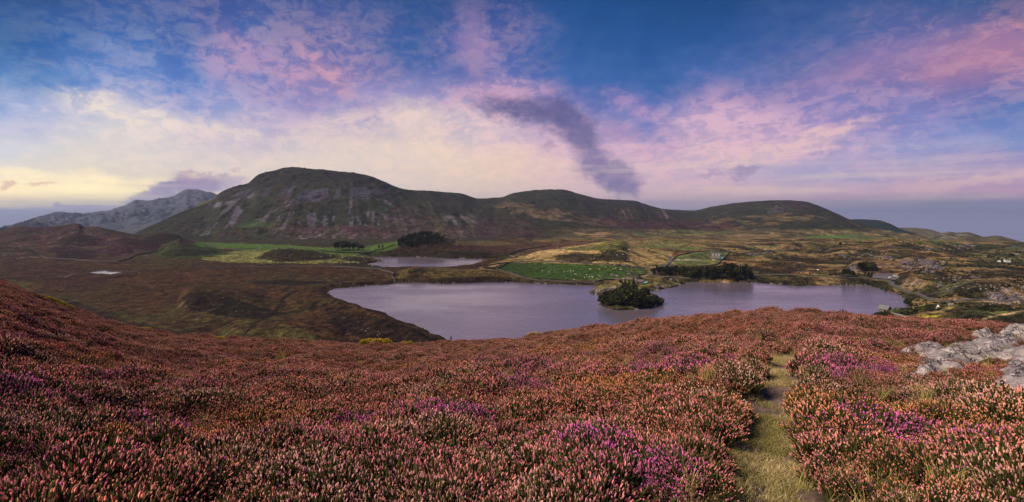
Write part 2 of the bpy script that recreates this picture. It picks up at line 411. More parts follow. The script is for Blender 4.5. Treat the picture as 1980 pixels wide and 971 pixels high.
def valley_height(px, D, raw=False):
    X = wx(px, D)
    z = base_z(px, D)
    add = np.zeros_like(z); 
    wob = fbm(X/90, D/90, 3, 5)
    wob2 = fbm(X/34, D/34, 3, 15)
    for crest, Dc, wf, wb, pw in HILLS:
        cf = curve(crest); x0, x1 = crest[0][0], crest[-1][0]
        if not ((px > x0) & (px < x1)).any(): continue
        Dl = PROM_D(px) if Dc is None else Dc
        h = wz(cf(px), Dl) - base_z(px, np.zeros_like(px)+Dl)
        e = 0.12*(x1-x0)
        h = np.maximum(h, 0)*sst(px, x0, x0+e)*sst(-px, -x1, -x1+e)
        dD = D-Dl
        kk = 0.72 if x0 > 1380 else 1.0
        w = np.where(dD < 0, kk*wf*(1+0.35*wob), kk*wb)
        s = np.exp(-np.abs(dD/(w+1e-6))**pw*1.4)
        add = np.maximum(add, h*s)+0.12*np.minimum(add, h*s)
    z = z+add
    near = sst(D, 180, 330)
    rug = 0.35 + 1.25*sst(px, 1380, 1600)*sst(D, 330, 420) + 0.35*sst(px, 1600, 1800) + 0.45*sst(-px, -330, 0)*sst(D, 600, 800)
    rd = fbm(X/26, D/26, 4, 77, ridged=True)
    z = z + near*rug*(1.6*wob2 + 1.1*np.maximum(rd, 0)*(add > 1)) + 0.35*fbm(X/9, D/9, 2, 99)*near
    # lakes cut into the land
    Wx, Wy = X+2.5*fbm(X/14, D/14, 2, 3), D+3.5*fbm(X/16, D/16, 2, 4)
    for W, lz in ((LAKE_W, 0.0), (SMALL_W, 0.0), (POND_W, POND_Z)):
        P = np.array(W); bb = (X > P[:, 0].min()-40) & (X < P[:, 0].max()+40) & (D > P[:, 1].min()-40) & (D < P[:, 1].max()+40)
        if not bb.any(): continue
        sdv = polydist(Wx[bb], Wy[bb], W); ins = inpoly(Wx[bb], Wy[bb], W)
        sdv = np.where(ins, -sdv, sdv)
        zb = z[bb]
        bank = lz+0.25+np.maximum(sdv, 0)*0.35
        zo = np.minimum(np.maximum(zb, lz+0.5), bank+ (0 if lz > 0 else 0.0))
        zo = np.where(sdv > 30, zb, zo*1.0)
        t = sst(sdv, 14, 30); zo = zo*(1-t)+zb*t
        zi = lz-0.2+sdv*0.25
        z[bb] = np.where(sdv < 0, np.maximum(zi, lz-4), zo)
    if not raw:   # drop under the near heather slope
        z = z - 0*D
    return z
PX, DD = np.meshgrid(_pxr, _Dr)
VX = wx(PX, DD); VZ = valley_height(PX, DD)
VYS = HY+(CZ-VZ)/DD*F
def ground_z(x, y):
    """height of the valley ground at world points (bilinear in the grid)"""
    x = np.atleast_1d(np.asarray(x, float)); y = np.atleast_1d(np.asarray(y, float))
    px = x/y*F+CX
    i = np.clip((px-_pxr[0])/(_pxr[1]-_pxr[0]), 0, len(_pxr)-1.001); lr = np.log(_Dr)
    j = np.clip((np.log(y)-lr[0])/(lr[1]-lr[0]), 0, len(_Dr)-1.001)
    i0 = i.astype(int); j0 = j.astype(int); fi = i-i0; fj = j-j0
    return (VZ[j0, i0]*(1-fi)*(1-fj)+VZ[j0, i0+1]*fi*(1-fj)+VZ[j0+1, i0]*(1-fi)*fj+VZ[j0+1, i0+1]*fi*fj)
def hit(px, py, dmin=230, dmax=1600):
    """first visible point of the valley ground behind a pixel of the photograph"""
    i = int(round((px-_pxr[0])/(_pxr[1]-_pxr[0])))
    c = VYS[:, i]; run = 1e9
    for j in range(len(_Dr)):
        if _Dr[j] < dmin or _Dr[j] > dmax: continue
        if c[j] <= py:
            if j > 0 and c[j-1] > py and _Dr[j-1] >= dmin:
                t = (c[j-1]-py)/(c[j-1]-c[j]); D = _Dr[j-1]+(_Dr[j]-_Dr[j-1])*t
            else: D = _Dr[j]
            return wx(px, D), D, float(ground_z(wx(px, D), D)[0])
    j = int(np.argmin(np.where((_Dr > dmin) & (_Dr < dmax), c, 1e9))); D = _Dr[j]
    return wx(px, D), D, float(ground_z(wx(px, D), D)[0])
def plane_at(px, py, z=0.0):
    D = (CZ-z)*F/(py-HY); return wx(px, D), D, z

# land cover: what grows where, plus shade painted on the knolls (albedo), with ragged edges
def cover_paint(cover, XS, YS, X, D, mask, col, k=1.0):
    c = np.array(col); m = (mask*k)[..., None]
    cover[:] = cover*(1-m)+c*m
BROWN = (0.075,0.042,0.018); TAN = (0.225,0.145,0.062); OLIVE = (0.075,0.075,0.022); GREEN = (0.085,0.13,0.028); BRIGHT = (0.042,0.088,0.014)
DKGREEN = (0.028,0.034,0.012); HEATH = (0.075,0.028,0.032); HEATHD = (0.034,0.018,0.018); ROCK = (0.20,0.175,0.18); RUST = (0.090,0.047,0.021); PALE=(0.17,0.185,0.055)
def soft_poly(XS, YS, X, D, poly, ax=7, ay=3, seed=1):
    wxs = XS+ax*fbm(X/22, D/22, 3, seed); wys = YS+ay*fbm(X/22, D/30, 3, seed+9)
    return inpoly(wxs, wys, poly).astype(float)
def paint_valley(XS, YS, X, D, Z):
    n1 = fbm(X/60, D/90, 4, 201); n2 = fbm(X/18, D/30, 4, 211); n3 = fbm(X/7, D/12, 3, 221)
    C = np.zeros(X.shape+(3,)); C[:] = BROWN
    pm = lambda mask, col, k=1.0: cover_paint(C, XS, YS, X, D, mask, col, k)
    pm(sst(n1+0.4*n2, -0.05, 0.45), RUST, .7)
    pm(sst(-n1+0.5*n3, 0.1, 0.5), OLIVE, .6)
    # east side: rough grass, tan and olive, brown bracken
    east = sst(XS+60*n1, 930, 1010)*1.0
    tanm = sst(n2+0.7*n3+0.3*n1, -0.1, 0.25)
    pm(east, OLIVE); pm(east*tanm, TAN, .62); pm(east*sst(-n2+0.6*n3, 0.15, 0.5), DKGREEN, .85)
    pm(east*sst(n1, 0.12, 0.4), RUST, .7)
    sp = lambda poly, col, k=1.0, ax=7, ay=3, seed=1: pm(soft_poly(XS, YS, X, D, poly, ax, ay, seed), col, k)
    # far left heather hills
    hill = soft_poly(XS, YS, X, D, [(-900,430),(0,430),(150,425),(300,450),(330,470),(290,480),(250,497),(120,497),(60,500),(-900,540)], 10, 3, 4)
    pm(hill, (0.06,0.05,0.02)); pm(hill*sst(n1+0.5*n2, -0.15, 0.1), HEATH, .9); pm(hill*sst(n2+0.3*n1, 0.3, 0.5), TAN, .35)
    for pl in ([(120,468),(145,450),(190,460),(235,474),(190,478),(140,475)], [(200,470),(240,458),(330,478),(300,486),(220,480)], [(60,450),(60,440),(118,438),(110,452)],
               [(170,486),(195,478),(245,478),(262,487),(225,493),(180,492)], [(70,487),(100,478),(140,478),(160,484),(120,490)], [(105,505),(120,484),(175,482),(190,496),(160,503)]):
        sp(pl, HEATHD if pl[0][0] in (105,) else (0.06,0.02,0.026), .95, 8, 3, pl[0][0])
    # brown moor, darker banks; the knoll front darkened to bring out its relief
    sp([(350,575),(372,564),(440,571),(500,592),(560,607),(500,618),(430,612),(370,598)], (0.028,0.022,0.012), .9, 8, 3, 31)
    sp([(626,608),(655,602),(700,605),(745,616),(800,633),(850,652),(873,664),(820,674),(740,672),(690,655),(650,630)], (0.034,0.022,0.016), .85, 16, 7, 32)
    sp([(440,640),(560,625),(620,660),(600,690),(380,690)], (0.085,0.085,0.022), .7, 16, 6, 33)
    sp([(120,570),(240,620),(330,640),(400,655),(300,680),(90,600),(0,560)], (0.05,0.03,0.022), .9, 10, 4, 34)
    sp([(0,498),(160,520),(240,540),(120,560),(0,530)], (0.065,0.028,0.02), .6, 20, 6, 35)
    sp([(480,545),(560,540),(640,546),(600,553),(500,552)], (0.03,0.022,0.013), .85, 10, 2, 36)
    sp([(380,482),(380,462),(960,462),(960,474),(760,470),(700,479),(470,474)], (0.062,0.052,0.028), .9, 8, 2, 37)
    sp([(300,463),(300,455),(700,455),(960,462),(960,470),(700,476)], (0.06,0.062,0.032), .8, 8, 2, 38)
    # green pastures beyond the moor
    sp([(385,502),(400,492),(470,484),(540,484),(620,484),(690,494),(745,503),(700,507),(620,510),(520,509),(430,507)], PALE, .95, 6, 1.5, 41)
    sp([(365,478),(380,468),(470,471),(560,474),(620,478),(700,479),(765,467),(785,472),(745,488),(708,493),(640,489),(560,482),(480,484)], (0.085,0.175,0.030), .95, 5, 1.6, 42)
    sp([(440,486),(560,477),(700,484),(745,492),(735,500),(650,497),(560,488)], (0.10,0.17,0.04), .6, 6, 1.6, 43)
    sp([(490,500),(520,484),(560,481),(610,484),(640,500),(560,508)], (0.05,0.05,0.02), .85, 8, 2, 44)
    sp([(640,498),(700,494),(735,503),(700,506),(640,505)], (0.11,0.11,0.03), .7, 8, 2, 45)
    sp([(290,490),(330,470),(400,478),(450,490),(380,500),(300,498)], (0.05,0.085,0.02), .85, 8, 2, 46)
    sp([(310,490),(330,482),(370,480),(430,486),(400,494),(330,496)], DKGREEN, .8, 8, 2, 47)
    sp([(265,470),(290,454),(345,452),(362,466),(330,470)], (0.035,0.035,0.015), .9, 6, 2, 48)
    sp([(655,518),(640,510),(700,507),(740,508),(752,519)], (0.045,0.05,0.018), .9, 4, 1, 49)
    # forest hill and the shelf east of it
    sp([(730,494),(770,487),(900,485),(1000,489),(990,500),(900,498),(760,497)], (0.05,0.055,0.02), .9, 8, 1.5, 51)
    sp([(850,487),(1000,480),(1000,494),(850,494)], DKGREEN, .8, 8, 2, 52)
    sp([(870,480),(900,468),(1000,468),(1160,465),(1150,476),(1000,492),(900,486)], (0.085,0.045,0.03), .8, 8, 2, 53)
    sp([(880,467),(960,465),(1000,472),(950,476),(880,474)], (0.15,0.12,0.045), .7, 8, 2, 54)
    # isthmus
    sp([(765,548),(770,525),(800,514),(870,520),(960,521),(1040,546),(960,548),(860,551)], (0.12,0.095,0.028), .85, 8, 2, 55)
    sp([(800,548),(860,535),(960,534),(1040,549),(900,552)], (0.045,0.036,0.016), .85, 8, 2, 56)
    # golden hill
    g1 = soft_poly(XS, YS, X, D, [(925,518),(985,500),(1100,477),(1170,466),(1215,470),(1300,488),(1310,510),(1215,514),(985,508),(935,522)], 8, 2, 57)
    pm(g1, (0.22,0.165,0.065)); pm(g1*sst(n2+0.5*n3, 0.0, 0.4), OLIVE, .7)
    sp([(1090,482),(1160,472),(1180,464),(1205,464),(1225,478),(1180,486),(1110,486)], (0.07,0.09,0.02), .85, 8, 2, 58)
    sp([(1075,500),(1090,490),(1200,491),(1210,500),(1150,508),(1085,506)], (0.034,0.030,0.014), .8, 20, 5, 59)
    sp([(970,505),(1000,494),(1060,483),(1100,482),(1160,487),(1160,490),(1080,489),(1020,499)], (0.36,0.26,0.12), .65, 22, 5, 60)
    # the bright walled pasture and its scruffy edge
    sp([(1000,541),(1200,541),(1222,537),(1330,520),(1310,545),(1180,556),(1050,552)], (0.10,0.08,0.03), .8, 8, 2, 61)
    sp([(961,520),(985,508),(1100,510),(1213,515),(1219,534),(1190,538),(1140,541),(1030,540),(990,530)], BRIGHT, 1, 3, .7, 62)
    sp([(1216,516),(1250,518),(1250,530),(1222,534)], (0.05,0.085,0.02), .8, 4, 1, 63)
    # peninsula
    sp([(1145,568),(1160,552),(1230,540),(1260,548),(1320,535),(1326,548),(1256,562),(1230,572)], (0.12,0.12,0.03), .8, 8, 2, 64)
    # house field
    sp([(1300,512),(1310,494),(1350,486),(1412,486),(1386,513),(1340,516)], (0.085,0.12,0.03), .9, 4, 1, 65)
    sp([(1330,494),(1360,488),(1400,490),(1400,498),(1340,500)], (0.05,0.07,0.02), .6, 8, 2, 66)
    # north plain
    for i, pl in enumerate(([(1220,478),(1290,463),(1330,470),(1300,480)], [(1330,476),(1380,478),(1340,484),(1300,482)], [(1640,460),(1720,458),(1730,462),(1650,466)], [(1440,476),(1520,473),(1500,480),(1440,481)])):
        sp(pl, (0.085,0.14,0.03), .7, 6, 1, 70+i)
    sp([(1200,462),(1560,462),(1560,474),(1400,482),(1230,474)], (0.18,0.13,0.06), .35, 12, 2, 75)
    sp([(1540,493),(1620,495),(1600,512),(1680,520),(1560,528),(1450,522),(1500,505)], (0.07,0.042,0.02), .75, 14, 3, 76)
    sp([(1470,545),(1560,535),(1640,540),(1640,552),(1500,551)], (0.075,0.042,0.02), .8, 8, 2, 77)
    sp([(1670,500),(1760,505),(1735,525),(1790,535),(1730,540),(1640,520)], (0.075,0.04,0.022), .75, 8, 2, 78)
    sp([(1830,535),(1900,520),(2300,515),(2300,550),(1930,552),(1880,548)], (0.055,0.038,0.02), .8, 12, 3, 79)
    sp([(1780,478),(1900,470),(2300,470),(2300,520),(1990,512),(1900,500)], (0.055,0.075,0.025), .85, 6, 2, 80)
    for i, pl in enumerate(([(1755,466),(1820,466),(1818,474),(1790,476)], [(1820,470),(1855,468),(1850,474),(1822,476)], [(1870,490),(1990,503),(1990,508),(1900,500)])):
        sp(pl, (0.05,0.105,0.03), .85, 4, 1, 81+i)
    # near right: grass and a yellow-green flush, dark gorse
    sp([(1680,545),(1730,540),(1800,580),(1830,600),(1760,600),(1740,580)], (0.07,0.08,0.022), .8, 8, 2, 84)
    sp([(1780,548),(1830,536),(1900,545),(1860,560),(1800,580),(1760,560)], (0.075,0.09,0.024), .8, 8, 2, 85)
    sp([(1860,597),(1920,590),(2000,600),(1960,615),(1880,612)], (0.08,0.12,0.03), .8, 8, 2, 86)
    sp([(1700,625),(1690,612),(1725,605),(1800,610),(1860,640),(1700,640)], (0.10,0.075,0.025), .8, 8, 2, 87)
    sp([(1765,618),(1780,609),(1845,610),(1862,616),(1840,622),(1790,622),(1830,630),(1800,632)], (0.26,0.24,0.02), .75, 10, 2, 88)
    sp([(1830,625),(1860,607),(1900,612),(1890,632),(1850,640)], DKGREEN, .85, 8, 2, 89)
    sp([(1890,645),(1900,622),(1985,605),(2300,600),(2300,680),(1900,660)], (0.045,0.042,0.012), .9, 8, 2, 90)
    # shade painted into the cover: lighter tan tops, dark steep banks and hollows
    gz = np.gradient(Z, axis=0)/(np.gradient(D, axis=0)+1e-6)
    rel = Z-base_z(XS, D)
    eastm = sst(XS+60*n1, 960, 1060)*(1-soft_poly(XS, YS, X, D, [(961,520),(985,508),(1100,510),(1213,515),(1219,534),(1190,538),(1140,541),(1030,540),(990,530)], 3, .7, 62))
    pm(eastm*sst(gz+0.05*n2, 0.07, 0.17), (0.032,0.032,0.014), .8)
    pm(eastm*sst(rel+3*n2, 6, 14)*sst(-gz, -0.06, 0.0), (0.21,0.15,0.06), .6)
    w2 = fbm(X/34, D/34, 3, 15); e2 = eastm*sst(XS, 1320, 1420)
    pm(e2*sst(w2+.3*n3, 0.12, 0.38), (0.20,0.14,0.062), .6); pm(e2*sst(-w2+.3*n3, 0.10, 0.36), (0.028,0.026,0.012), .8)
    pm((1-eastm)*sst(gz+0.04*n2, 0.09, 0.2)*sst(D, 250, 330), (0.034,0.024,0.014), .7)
    # bare rock: steep or ridged places on the east side and the knobs
    rd = fbm(X/26, D/26, 4, 77, ridged=True)
    rk = sst(rd+0.5*n3+0.5*fbm(X/3.2, D/4.5, 2, 78), 0.55, 0.78)
    crag = np.zeros_like(rk)
    for i, (pl, k) in enumerate((([(1740,515),(1765,498),(1800,496),(1830,518),(1800,528),(1750,520)], 1), ([(1625,500),(1640,486),(1740,494),(1730,504),(1660,502)], .9),
            ([(1640,524),(1655,506),(1690,515),(1700,526),(1665,532)], 1), ([(1745,548),(1790,530),(1890,540),(1900,548),(1820,562),(1760,560)], .75),
            ([(1900,585),(1905,560),(1950,555),(2300,560),(2300,590),(1960,592)], 1), ([(1780,480),(1880,470),(1890,480),(1800,484)], .6), ([(1930,478),(2000,470),(2100,490),(1990,505)], .4),
            ([(1150,570),(1148,560),(1200,552),(1222,556),(1170,571)], .6), ([(1140,540),(1216,528),(1222,538),(1180,542)], .8), ([(1255,560),(1290,545),(1320,540),(1322,550)], .6),
            ([(1440,492),(1480,480),(1500,492),(1460,498)], .5), ([(705,516),(735,508),(750,520)], .8), ([(340,600),(360,560),(400,558),(560,600),(480,612)], .10), ([(660,650),(690,630),(760,640),(800,655)], .12), ([(0,500),(40,430),(180,430),(300,500)], .25))):
        crag = np.maximum(crag, soft_poly(XS, YS, X, D, pl, 6, 3, 120+i)*k)
    pm(np.clip(rk*crag*1.3, 0, 1), ROCK, .9)
    # tracks, ditches and trodden lines
    for ln, wd, colr, k in (([(20,540),(70,568),(120,574),(160,585),(200,600),(250,615),(300,630),(370,641)], 1.3, (0.07,0.085,0.02), .8),
            ([(470,650),(490,627),(520,612),(545,585),(552,572),(575,562)], 1.8, (0.022,0.018,0.012), .85), ([(555,572),(590,590),(610,612),(640,640)], 1.2, (0.025,0.02,0.012), .7),
            ([(370,641),(420,634),(450,622)], 1.0, (0.03,0.02,0.012), .8), ([(1233,537),(1256,531)], 1.1, (0.26,0.22,0.12), .8), ([(1893,630),(1899,619),(1920,611),(1980,602)], 1.3, (0.34,0.26,0.14), .8),
            ([(1310,503),(1350,503)], 1.0, (0.3,0.27,0.25), .8), ([(735,522),(748,533),(757,543)], 0.9, (0.12,0.09,0.06), .7), ([(1220,520),(1226,540)], .6, (0.1,.09,.08), .6)):
        pm(sst(-polydist(XS+2*n3, YS, ln, False), -wd*1.7, -wd*0.5), colr, k)
    # tussocks: dark speckle everywhere, denser in the rough
    tus = fbm(X/2.6, D/5.0, 2, 233)
    C *= (1-0.38*sst(tus, 0.1, 0.5)+0.22*sst(-tus, 0.15, 0.5))[..., None]
    # wet dark / stony rim of the lakes
    for W, lz in ((LAKE_W, 0.0), (SMALL_W, 0.0), (POND_W, POND_Z)):
        P = np.array(W); bb = (X > P[:, 0].min()-15) & (X < P[:, 0].max()+15) & (D > P[:, 1].min()-15) & (D < P[:, 1].max()+15)
        if bb.any():
            dz = Z[bb]-lz; f = sst(-dz, -0.75, -0.25)
            st = sst(n3[bb], 0.25, 0.4)[..., None]
            colr = np.array((0.022,0.02,0.018))*(1-st)+np.array((0.22,0.2,0.19))*st
            fm = f[..., None]*(0.9 if lz == 0 else .3)
            C[bb] = C[bb]*(1-fm)+colr*fm
    return C
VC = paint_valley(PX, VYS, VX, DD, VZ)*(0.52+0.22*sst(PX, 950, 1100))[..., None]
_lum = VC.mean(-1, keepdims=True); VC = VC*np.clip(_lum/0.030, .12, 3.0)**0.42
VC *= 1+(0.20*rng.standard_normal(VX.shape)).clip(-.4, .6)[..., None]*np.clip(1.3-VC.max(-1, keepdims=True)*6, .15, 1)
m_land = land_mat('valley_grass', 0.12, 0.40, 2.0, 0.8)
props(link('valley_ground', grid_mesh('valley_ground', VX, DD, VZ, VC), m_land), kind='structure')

# ------------------------------------------------------------------ mountains
def crag_f(P, T): return sst(T, .72, .84)*sst(-T, -1.0, -.97)*sst(P, 400, 480)*sst(-P, -860, -760)
def ridge_mesh(name, crest, foot, Dc, Df, back, rows, amp, seed, paint, mat, p=1.35, x0=None, x1=None, stepx=2.6, fan=None, base=None, foot_min=-75.0):
    xs = np.arange(crest[0][0] if x0 is None else x0, (crest[-1][0] if x1 is None else x1)+1, stepx)
    t = np.concatenate([np.linspace(-0.08, 1, rows), 1+np.linspace(0.04, 1, 14)])
    P, T = np.meshgrid(xs, t)
    cf = curve(crest); ff = curve(foot)
    dc = Dc(P) if callable(Dc) else np.zeros_like(P)+Dc
    df = Df(P) if callable(Df) else np.zeros_like(P)+Df
    D = np.where(T <= 1, df+(dc-df)*T, dc+(T-1)*back)
    zc = wz(cf(P), dc); zf = np.maximum(wz(ff(P), df), foot_min)
    Tc = np.clip(T, 0, 1)
    X = wx(P, D)
    prof = (0.45*Tc+0.55*Tc**p*(1.5-0.5*Tc**2))/1.0 if False else Tc**p
    z = zf+(zc-zf)*prof
    if base is not None: z = z+base(P, T, X, D)*np.clip(4*Tc*(1-Tc), 0, 1)
    env = np.clip(4.5*Tc*(1-Tc), 0, 1)+0.06
    if fan is None: gx = X/60
    else:
        ysl = HY+(CZ-z)/D*F
        gx = fan(P, ysl)/11.0
    gul = fbm(gx, D/420, 4, seed, gain=0.55)
    z = z+amp*env*(gul*0.22+1.0*fbm(X/210, D/260, 4, seed+5)+0.30*fbm(X/50, D/60, 4, seed+8, ridged=True))
    z = z+amp*0.13*fbm(X/26, D*0+3, 4, seed+11, gain=.6)*(T > 0.9)+crag_f(P, T)*amp*0.55*fbm(X/38, D/34, 4, seed+13, ridged=True)
    z = np.where(T > 1, z-(T-1)**1.5*np.maximum(zc+90, 120)*1.1, z)
    z = np.where(T < 0, z-8, z)
    YS = HY+(CZ-z)/D*F
    C = paint(P, YS, X, D, z, T)
    o = props(link(name, grid_mesh(name, X, D, z, C), mat), kind='structure')
    return o

FANC = 665.0
def fan1(x, y): return FANC+(x-FANC)/(np.clip(y-130, 60, 1e9))*250
M_CREST = [(120,500),(200,480),(240,465),(270,447),(300,433),(340,415),(380,400),(410,388),(425,373),(450,362),(480,354),(500,338),(530,330),(555,324),(572,323),(600,326),(640,330),(680,334),
           (705,338),(740,350),(770,363),(800,368),(830,369),(860,372),(890,374),(910,380),(925,384),(945,383),(970,381),(990,374),(1020,369),(1060,366),(1090,367),
           (1120,375),(1160,384),(1190,386),(1225,388),(1260,399),(1290,405),(1340,407),(1370,401),(1400,396),(1440,391),(1500,387),(1550,389),(1590,401),(1620,414),(1650,428),(1690,442),(1740,458),(1800,475)]
zoomed = [([(375,290),(430,222),(462,232),(420,285)],1),([(480,262),(600,213),(575,262),(545,285),(500,305)],1),([(590,310),(618,262),(650,245),(790,240),(790,275),(750,322),(690,326),(640,308),(600,330)],1),
 ([(820,300),(850,240),(875,235),(860,290),(830,310)],1),([(890,220),(960,235),(950,295),(905,272)],1),([(955,232),(1150,248),(1180,268),(1060,272),(1040,300),(1200,342),(1130,318),(1040,305),(965,292)],1),
 ([(928,290),(945,295),(940,350),(925,420),(912,420),(930,350)],0),([(1080,300),(1160,312),(1205,345),(1190,345),(1120,320)],0),
 ([(455,525),(480,470),(478,412),(520,400),(586,384),(575,420),(545,450),(500,500)],0),([(595,450),(610,415),(645,400),(640,430),(612,462)],0),([(665,440),(672,395),(705,385),(735,425),(700,475),(680,490)],0),
 ([(762,415),(785,408),(788,440),(768,482),(756,470)],0),([(815,445),(822,412),(838,408),(832,440)],0),([(915,440),(928,405),(948,400),(946,470),(925,485)],0),([(975,418),(988,415),(1002,470),(990,472)],0),
 ([(1028,390),(1046,388),(1050,425),(1038,420)],0),([(1010,440),(1030,455),(1032,480),(1015,470)],0),([(1065,385),(1084,380),(1086,472),(1070,470)],0),([(1085,412),(1098,415),(1120,468),(1105,466)],0),
 ([(1105,375),(1150,400),(1225,430),(1230,452),(1185,458),(1150,420)],0),([(1225,412),(1240,415),(1258,455),(1245,455)],0),([(1275,410),(1285,410),(1296,482),(1286,480)],0),([(1298,425),(1306,425),(1325,472),(1316,474)],0),
 ([(212,375),(232,352),(256,350),(262,372),(200,470),(182,466)],0),([(60,468),(76,455),(20,530),(6,530)],0),([(96,452),(110,450),(45,535),(34,530)],0),([(30,362),(60,330),(230,310),(215,330),(110,350)],0),([(185,295),(235,262),(330,238),(290,278),(215,290)],1),
 ([(300,300),(368,240),(376,245),(312,305)],0),([(430,385),(500,345),(505,352),(436,392)],0),([(505,375),(575,300),(585,308),(520,380)],0),([(385,440),(345,435),(360,428),(405,432)],0),([(545,300),(520,330),(528,332),(556,304)],0)]
M_FOOT = [(120,510),(240,470),(300,468),(420,472),(540,476),(640,478),(760,478),(900,473),(1000,470),(1100,468),(1200,466),(1300,466),(1450,467),(1600,468),(1740,470),(1800,476)]
def paint_massif(P, YS, X, D, z, T):
    n1 = fbm(X/120, D/160, 4, 301); n2 = fbm(X/35, D/50, 4, 311); n3 = fbm(X/13, D/20, 3, 321)
    C = np.zeros(X.shape+(3,)); C[:] = (0.021,0.023,0.016)
    pm = lambda mask, col, k=1.0: cover_paint(C, P, YS, X, D, mask, col, k)
    pm(sst(n1+0.4*n2, -0.1, 0.4), (0.017,0.024,0.012), .8)
    pm(sst(n2-0.3*n1, 0.15, 0.5), (0.034,0.026,0.017), .7)
    gx = fan1(P, YS)
    big = P < 930
    # upper crags (dark) and scree aprons below them
    SCR = zoomed
    dens = 0.8*fbm(gx/13, YS/26, 4, 331)+0.45*fbm(gx/3.6, YS/30, 3, 332)+0.15
    ycr = np.interp(P, [420,480,560,700,780,900], [385,362,355,352,380,400])
    crags = sst(ycr-YS, -4, 8)*sst(P, 400, 470)*sst(-P, -800, -760)
    pm(crags*sst(n2+0.4*n3, -0.35, 0.1), (0.015,0.014,0.015), .85)
    up = sst(YS, 356, 366)*sst(-YS, -402, -384)*sst(P, 470, 540)*sst(-P, -775, -735)
    hole = sst(dens+0.35*n3+0.25*fbm(gx/2.2, YS/9, 2, 333), -0.22, 0.02)
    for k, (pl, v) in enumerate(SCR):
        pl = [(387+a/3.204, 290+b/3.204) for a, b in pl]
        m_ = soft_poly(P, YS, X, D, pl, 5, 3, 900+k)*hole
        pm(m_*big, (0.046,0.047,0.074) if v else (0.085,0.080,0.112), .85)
    mid = sst(YS, 404, 414)*sst(-YS, -452, -432)*sst(P, 520, 545)*sst(-P, -840, -790)
    if 0: pm(np.clip(mid*sst(dens+0.15*n3, 0.20, 0.26), 0, 1), (0.115,0.11,0.15), .85)
    cl = sst(YS, 374, 380)*sst(-YS, -420, -398)*sst(P, 660, 690)*sst(-P, -780, -750)
    if 0: pm(np.clip(cl*sst(dens+0.3*n3, 0.1, 0.25), 0, 1), (0.09,0.088,0.12), .8)
    lf = sst(YS, 375, 392)*sst(-YS, -462, -440)*sst(P, 330, 400)*sst(-P, -540, -500)
    gl = fbm((P+0.95*YS)/15, YS/60, 3, 341)+0.4*fbm((P+0.95*YS)/5, YS/40, 2, 342)
    pm(np.clip(lf*sst(gl+0.3*n3, 0.34, 0.42), 0, 1), (0.085,0.082,0.105), .75)
    # boulder field with heather at the foot
    bf = sst(YS, 432, 446)*sst(P, 500, 560)*sst(-P, -1010, -860)
    pm(bf, (0.040,0.032,0.022), .7); pm(bf*sst(n2, 0.0, 0.3), (0.050,0.022,0.032), .7)
    pm(bf*sst(fbm(X/6, D/10, 3, 351), 0.12, 0.3)*sst(n1+0.4, -0.1, 0.4), (0.13,0.12,0.13), .55)
    pm(sst(YS, 420, 440)*sst(P, 380, 420)*sst(-P, -560, -500)*sst(n1, -0.1, .3), (0.045,0.095,0.025), .7)
    # dark heather face at the east foot
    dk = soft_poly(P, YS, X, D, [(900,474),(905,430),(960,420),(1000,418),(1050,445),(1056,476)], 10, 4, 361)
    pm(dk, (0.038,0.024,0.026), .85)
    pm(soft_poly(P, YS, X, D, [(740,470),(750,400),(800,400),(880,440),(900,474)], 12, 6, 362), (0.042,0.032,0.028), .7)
    pm(np.clip(sst(YS, 412, 420)*sst(-YS, -440, -430)*sst(P, 850, 870)*sst(-P, -930, -910)*sst(dens, 0.1, .3), 0, 1), (0.18,0.16,0.17), .5)
    for a, b in (((828,392),(872,476)), ((905,410),(922,474)), ((1052,448),(1056,474))):
        pm(sst(-polydist(P+2*n2, YS, [a, b], False), -4.5, -1.5), (0.065,0.07,0.032), .5)
    # second mountain and the far coombe
    e = sst(P, 930, 980)
    pm(e*sst(-n1+0.3*n2, -0.3, 0.2), (0.029,0.029,0.017), .7)
    pm(e*soft_poly(P, YS, X, D, [(930,395),(1000,392),(1100,410),(1200,432),(1170,436),(1060,425),(960,405)], 14, 4, 363)*sst(n2+.2, -.1, .3), (0.115,0.083,0.05), .6)
    pm(e*soft_poly(P, YS, X, D, [(1130,425),(1200,425),(1320,428),(1420,430),(1420,445),(1300,444),(1180,440)], 14, 4, 364), (0.042,0.020,0.028), .75)
    pm(e*soft_poly(P, YS, X, D, [(1120,380),(1230,388),(1330,408),(1330,428),(1220,428),(1130,420)], 12, 4, 365), (0.022,0.021,0.018), .8)
    st = fbm((P-0.55*YS)/4.0, YS/60, 3, 371)
    pm(np.clip(sst(YS, 392, 400)*sst(-YS, -428, -418)*sst(P, 1190, 1205)*sst(-P, -1310, -1290)*sst(st, 0.28, 0.42), 0, 1), (0.12,0.09,0.085), .7)
    pm(e*soft_poly(P, YS, X, D, [(1510,388),(1560,391),(1580,405),(1530,402)], 8, 3, 366), (0.030,0.022,0.022), .85)
    pm(e*soft_poly(P, YS, X, D, [(1480,415),(1500,396),(1516,404),(1510,416)], 5, 3, 367)*sst(n3, -.2, .2), (0.07,0.065,0.075), .8)
    pm(e*soft_poly(P, YS, X, D, [(1340,440),(1400,420),(1520,412),(1600,420),(1540,432),(1420,444)], 14, 4, 368)*sst(n2, -.2, .2), (0.12,0.088,0.045), .55)
    low = sst(YS, 440, 452)*sst(P, 1050, 1120)
    pm(low, (0.085,0.072,0.035), .85); pm(low*sst(n2+0.4*n3, 0.0, 0.3), (0.23,0.17,0.085), .65); pm(low*sst(-n2+.3*n1, .2, .45), (0.04,0.035,0.022), .8)
    pm(low*sst(n1, 0.1, 0.3), (0.075,0.10,0.035), .5)
    pm(low*soft_poly(P, YS, X, D, [(1560,456),(1640,454),(1660,460),(1560,462)], 6, 1, 369), (0.06,0.15,0.03), .8)
    return C
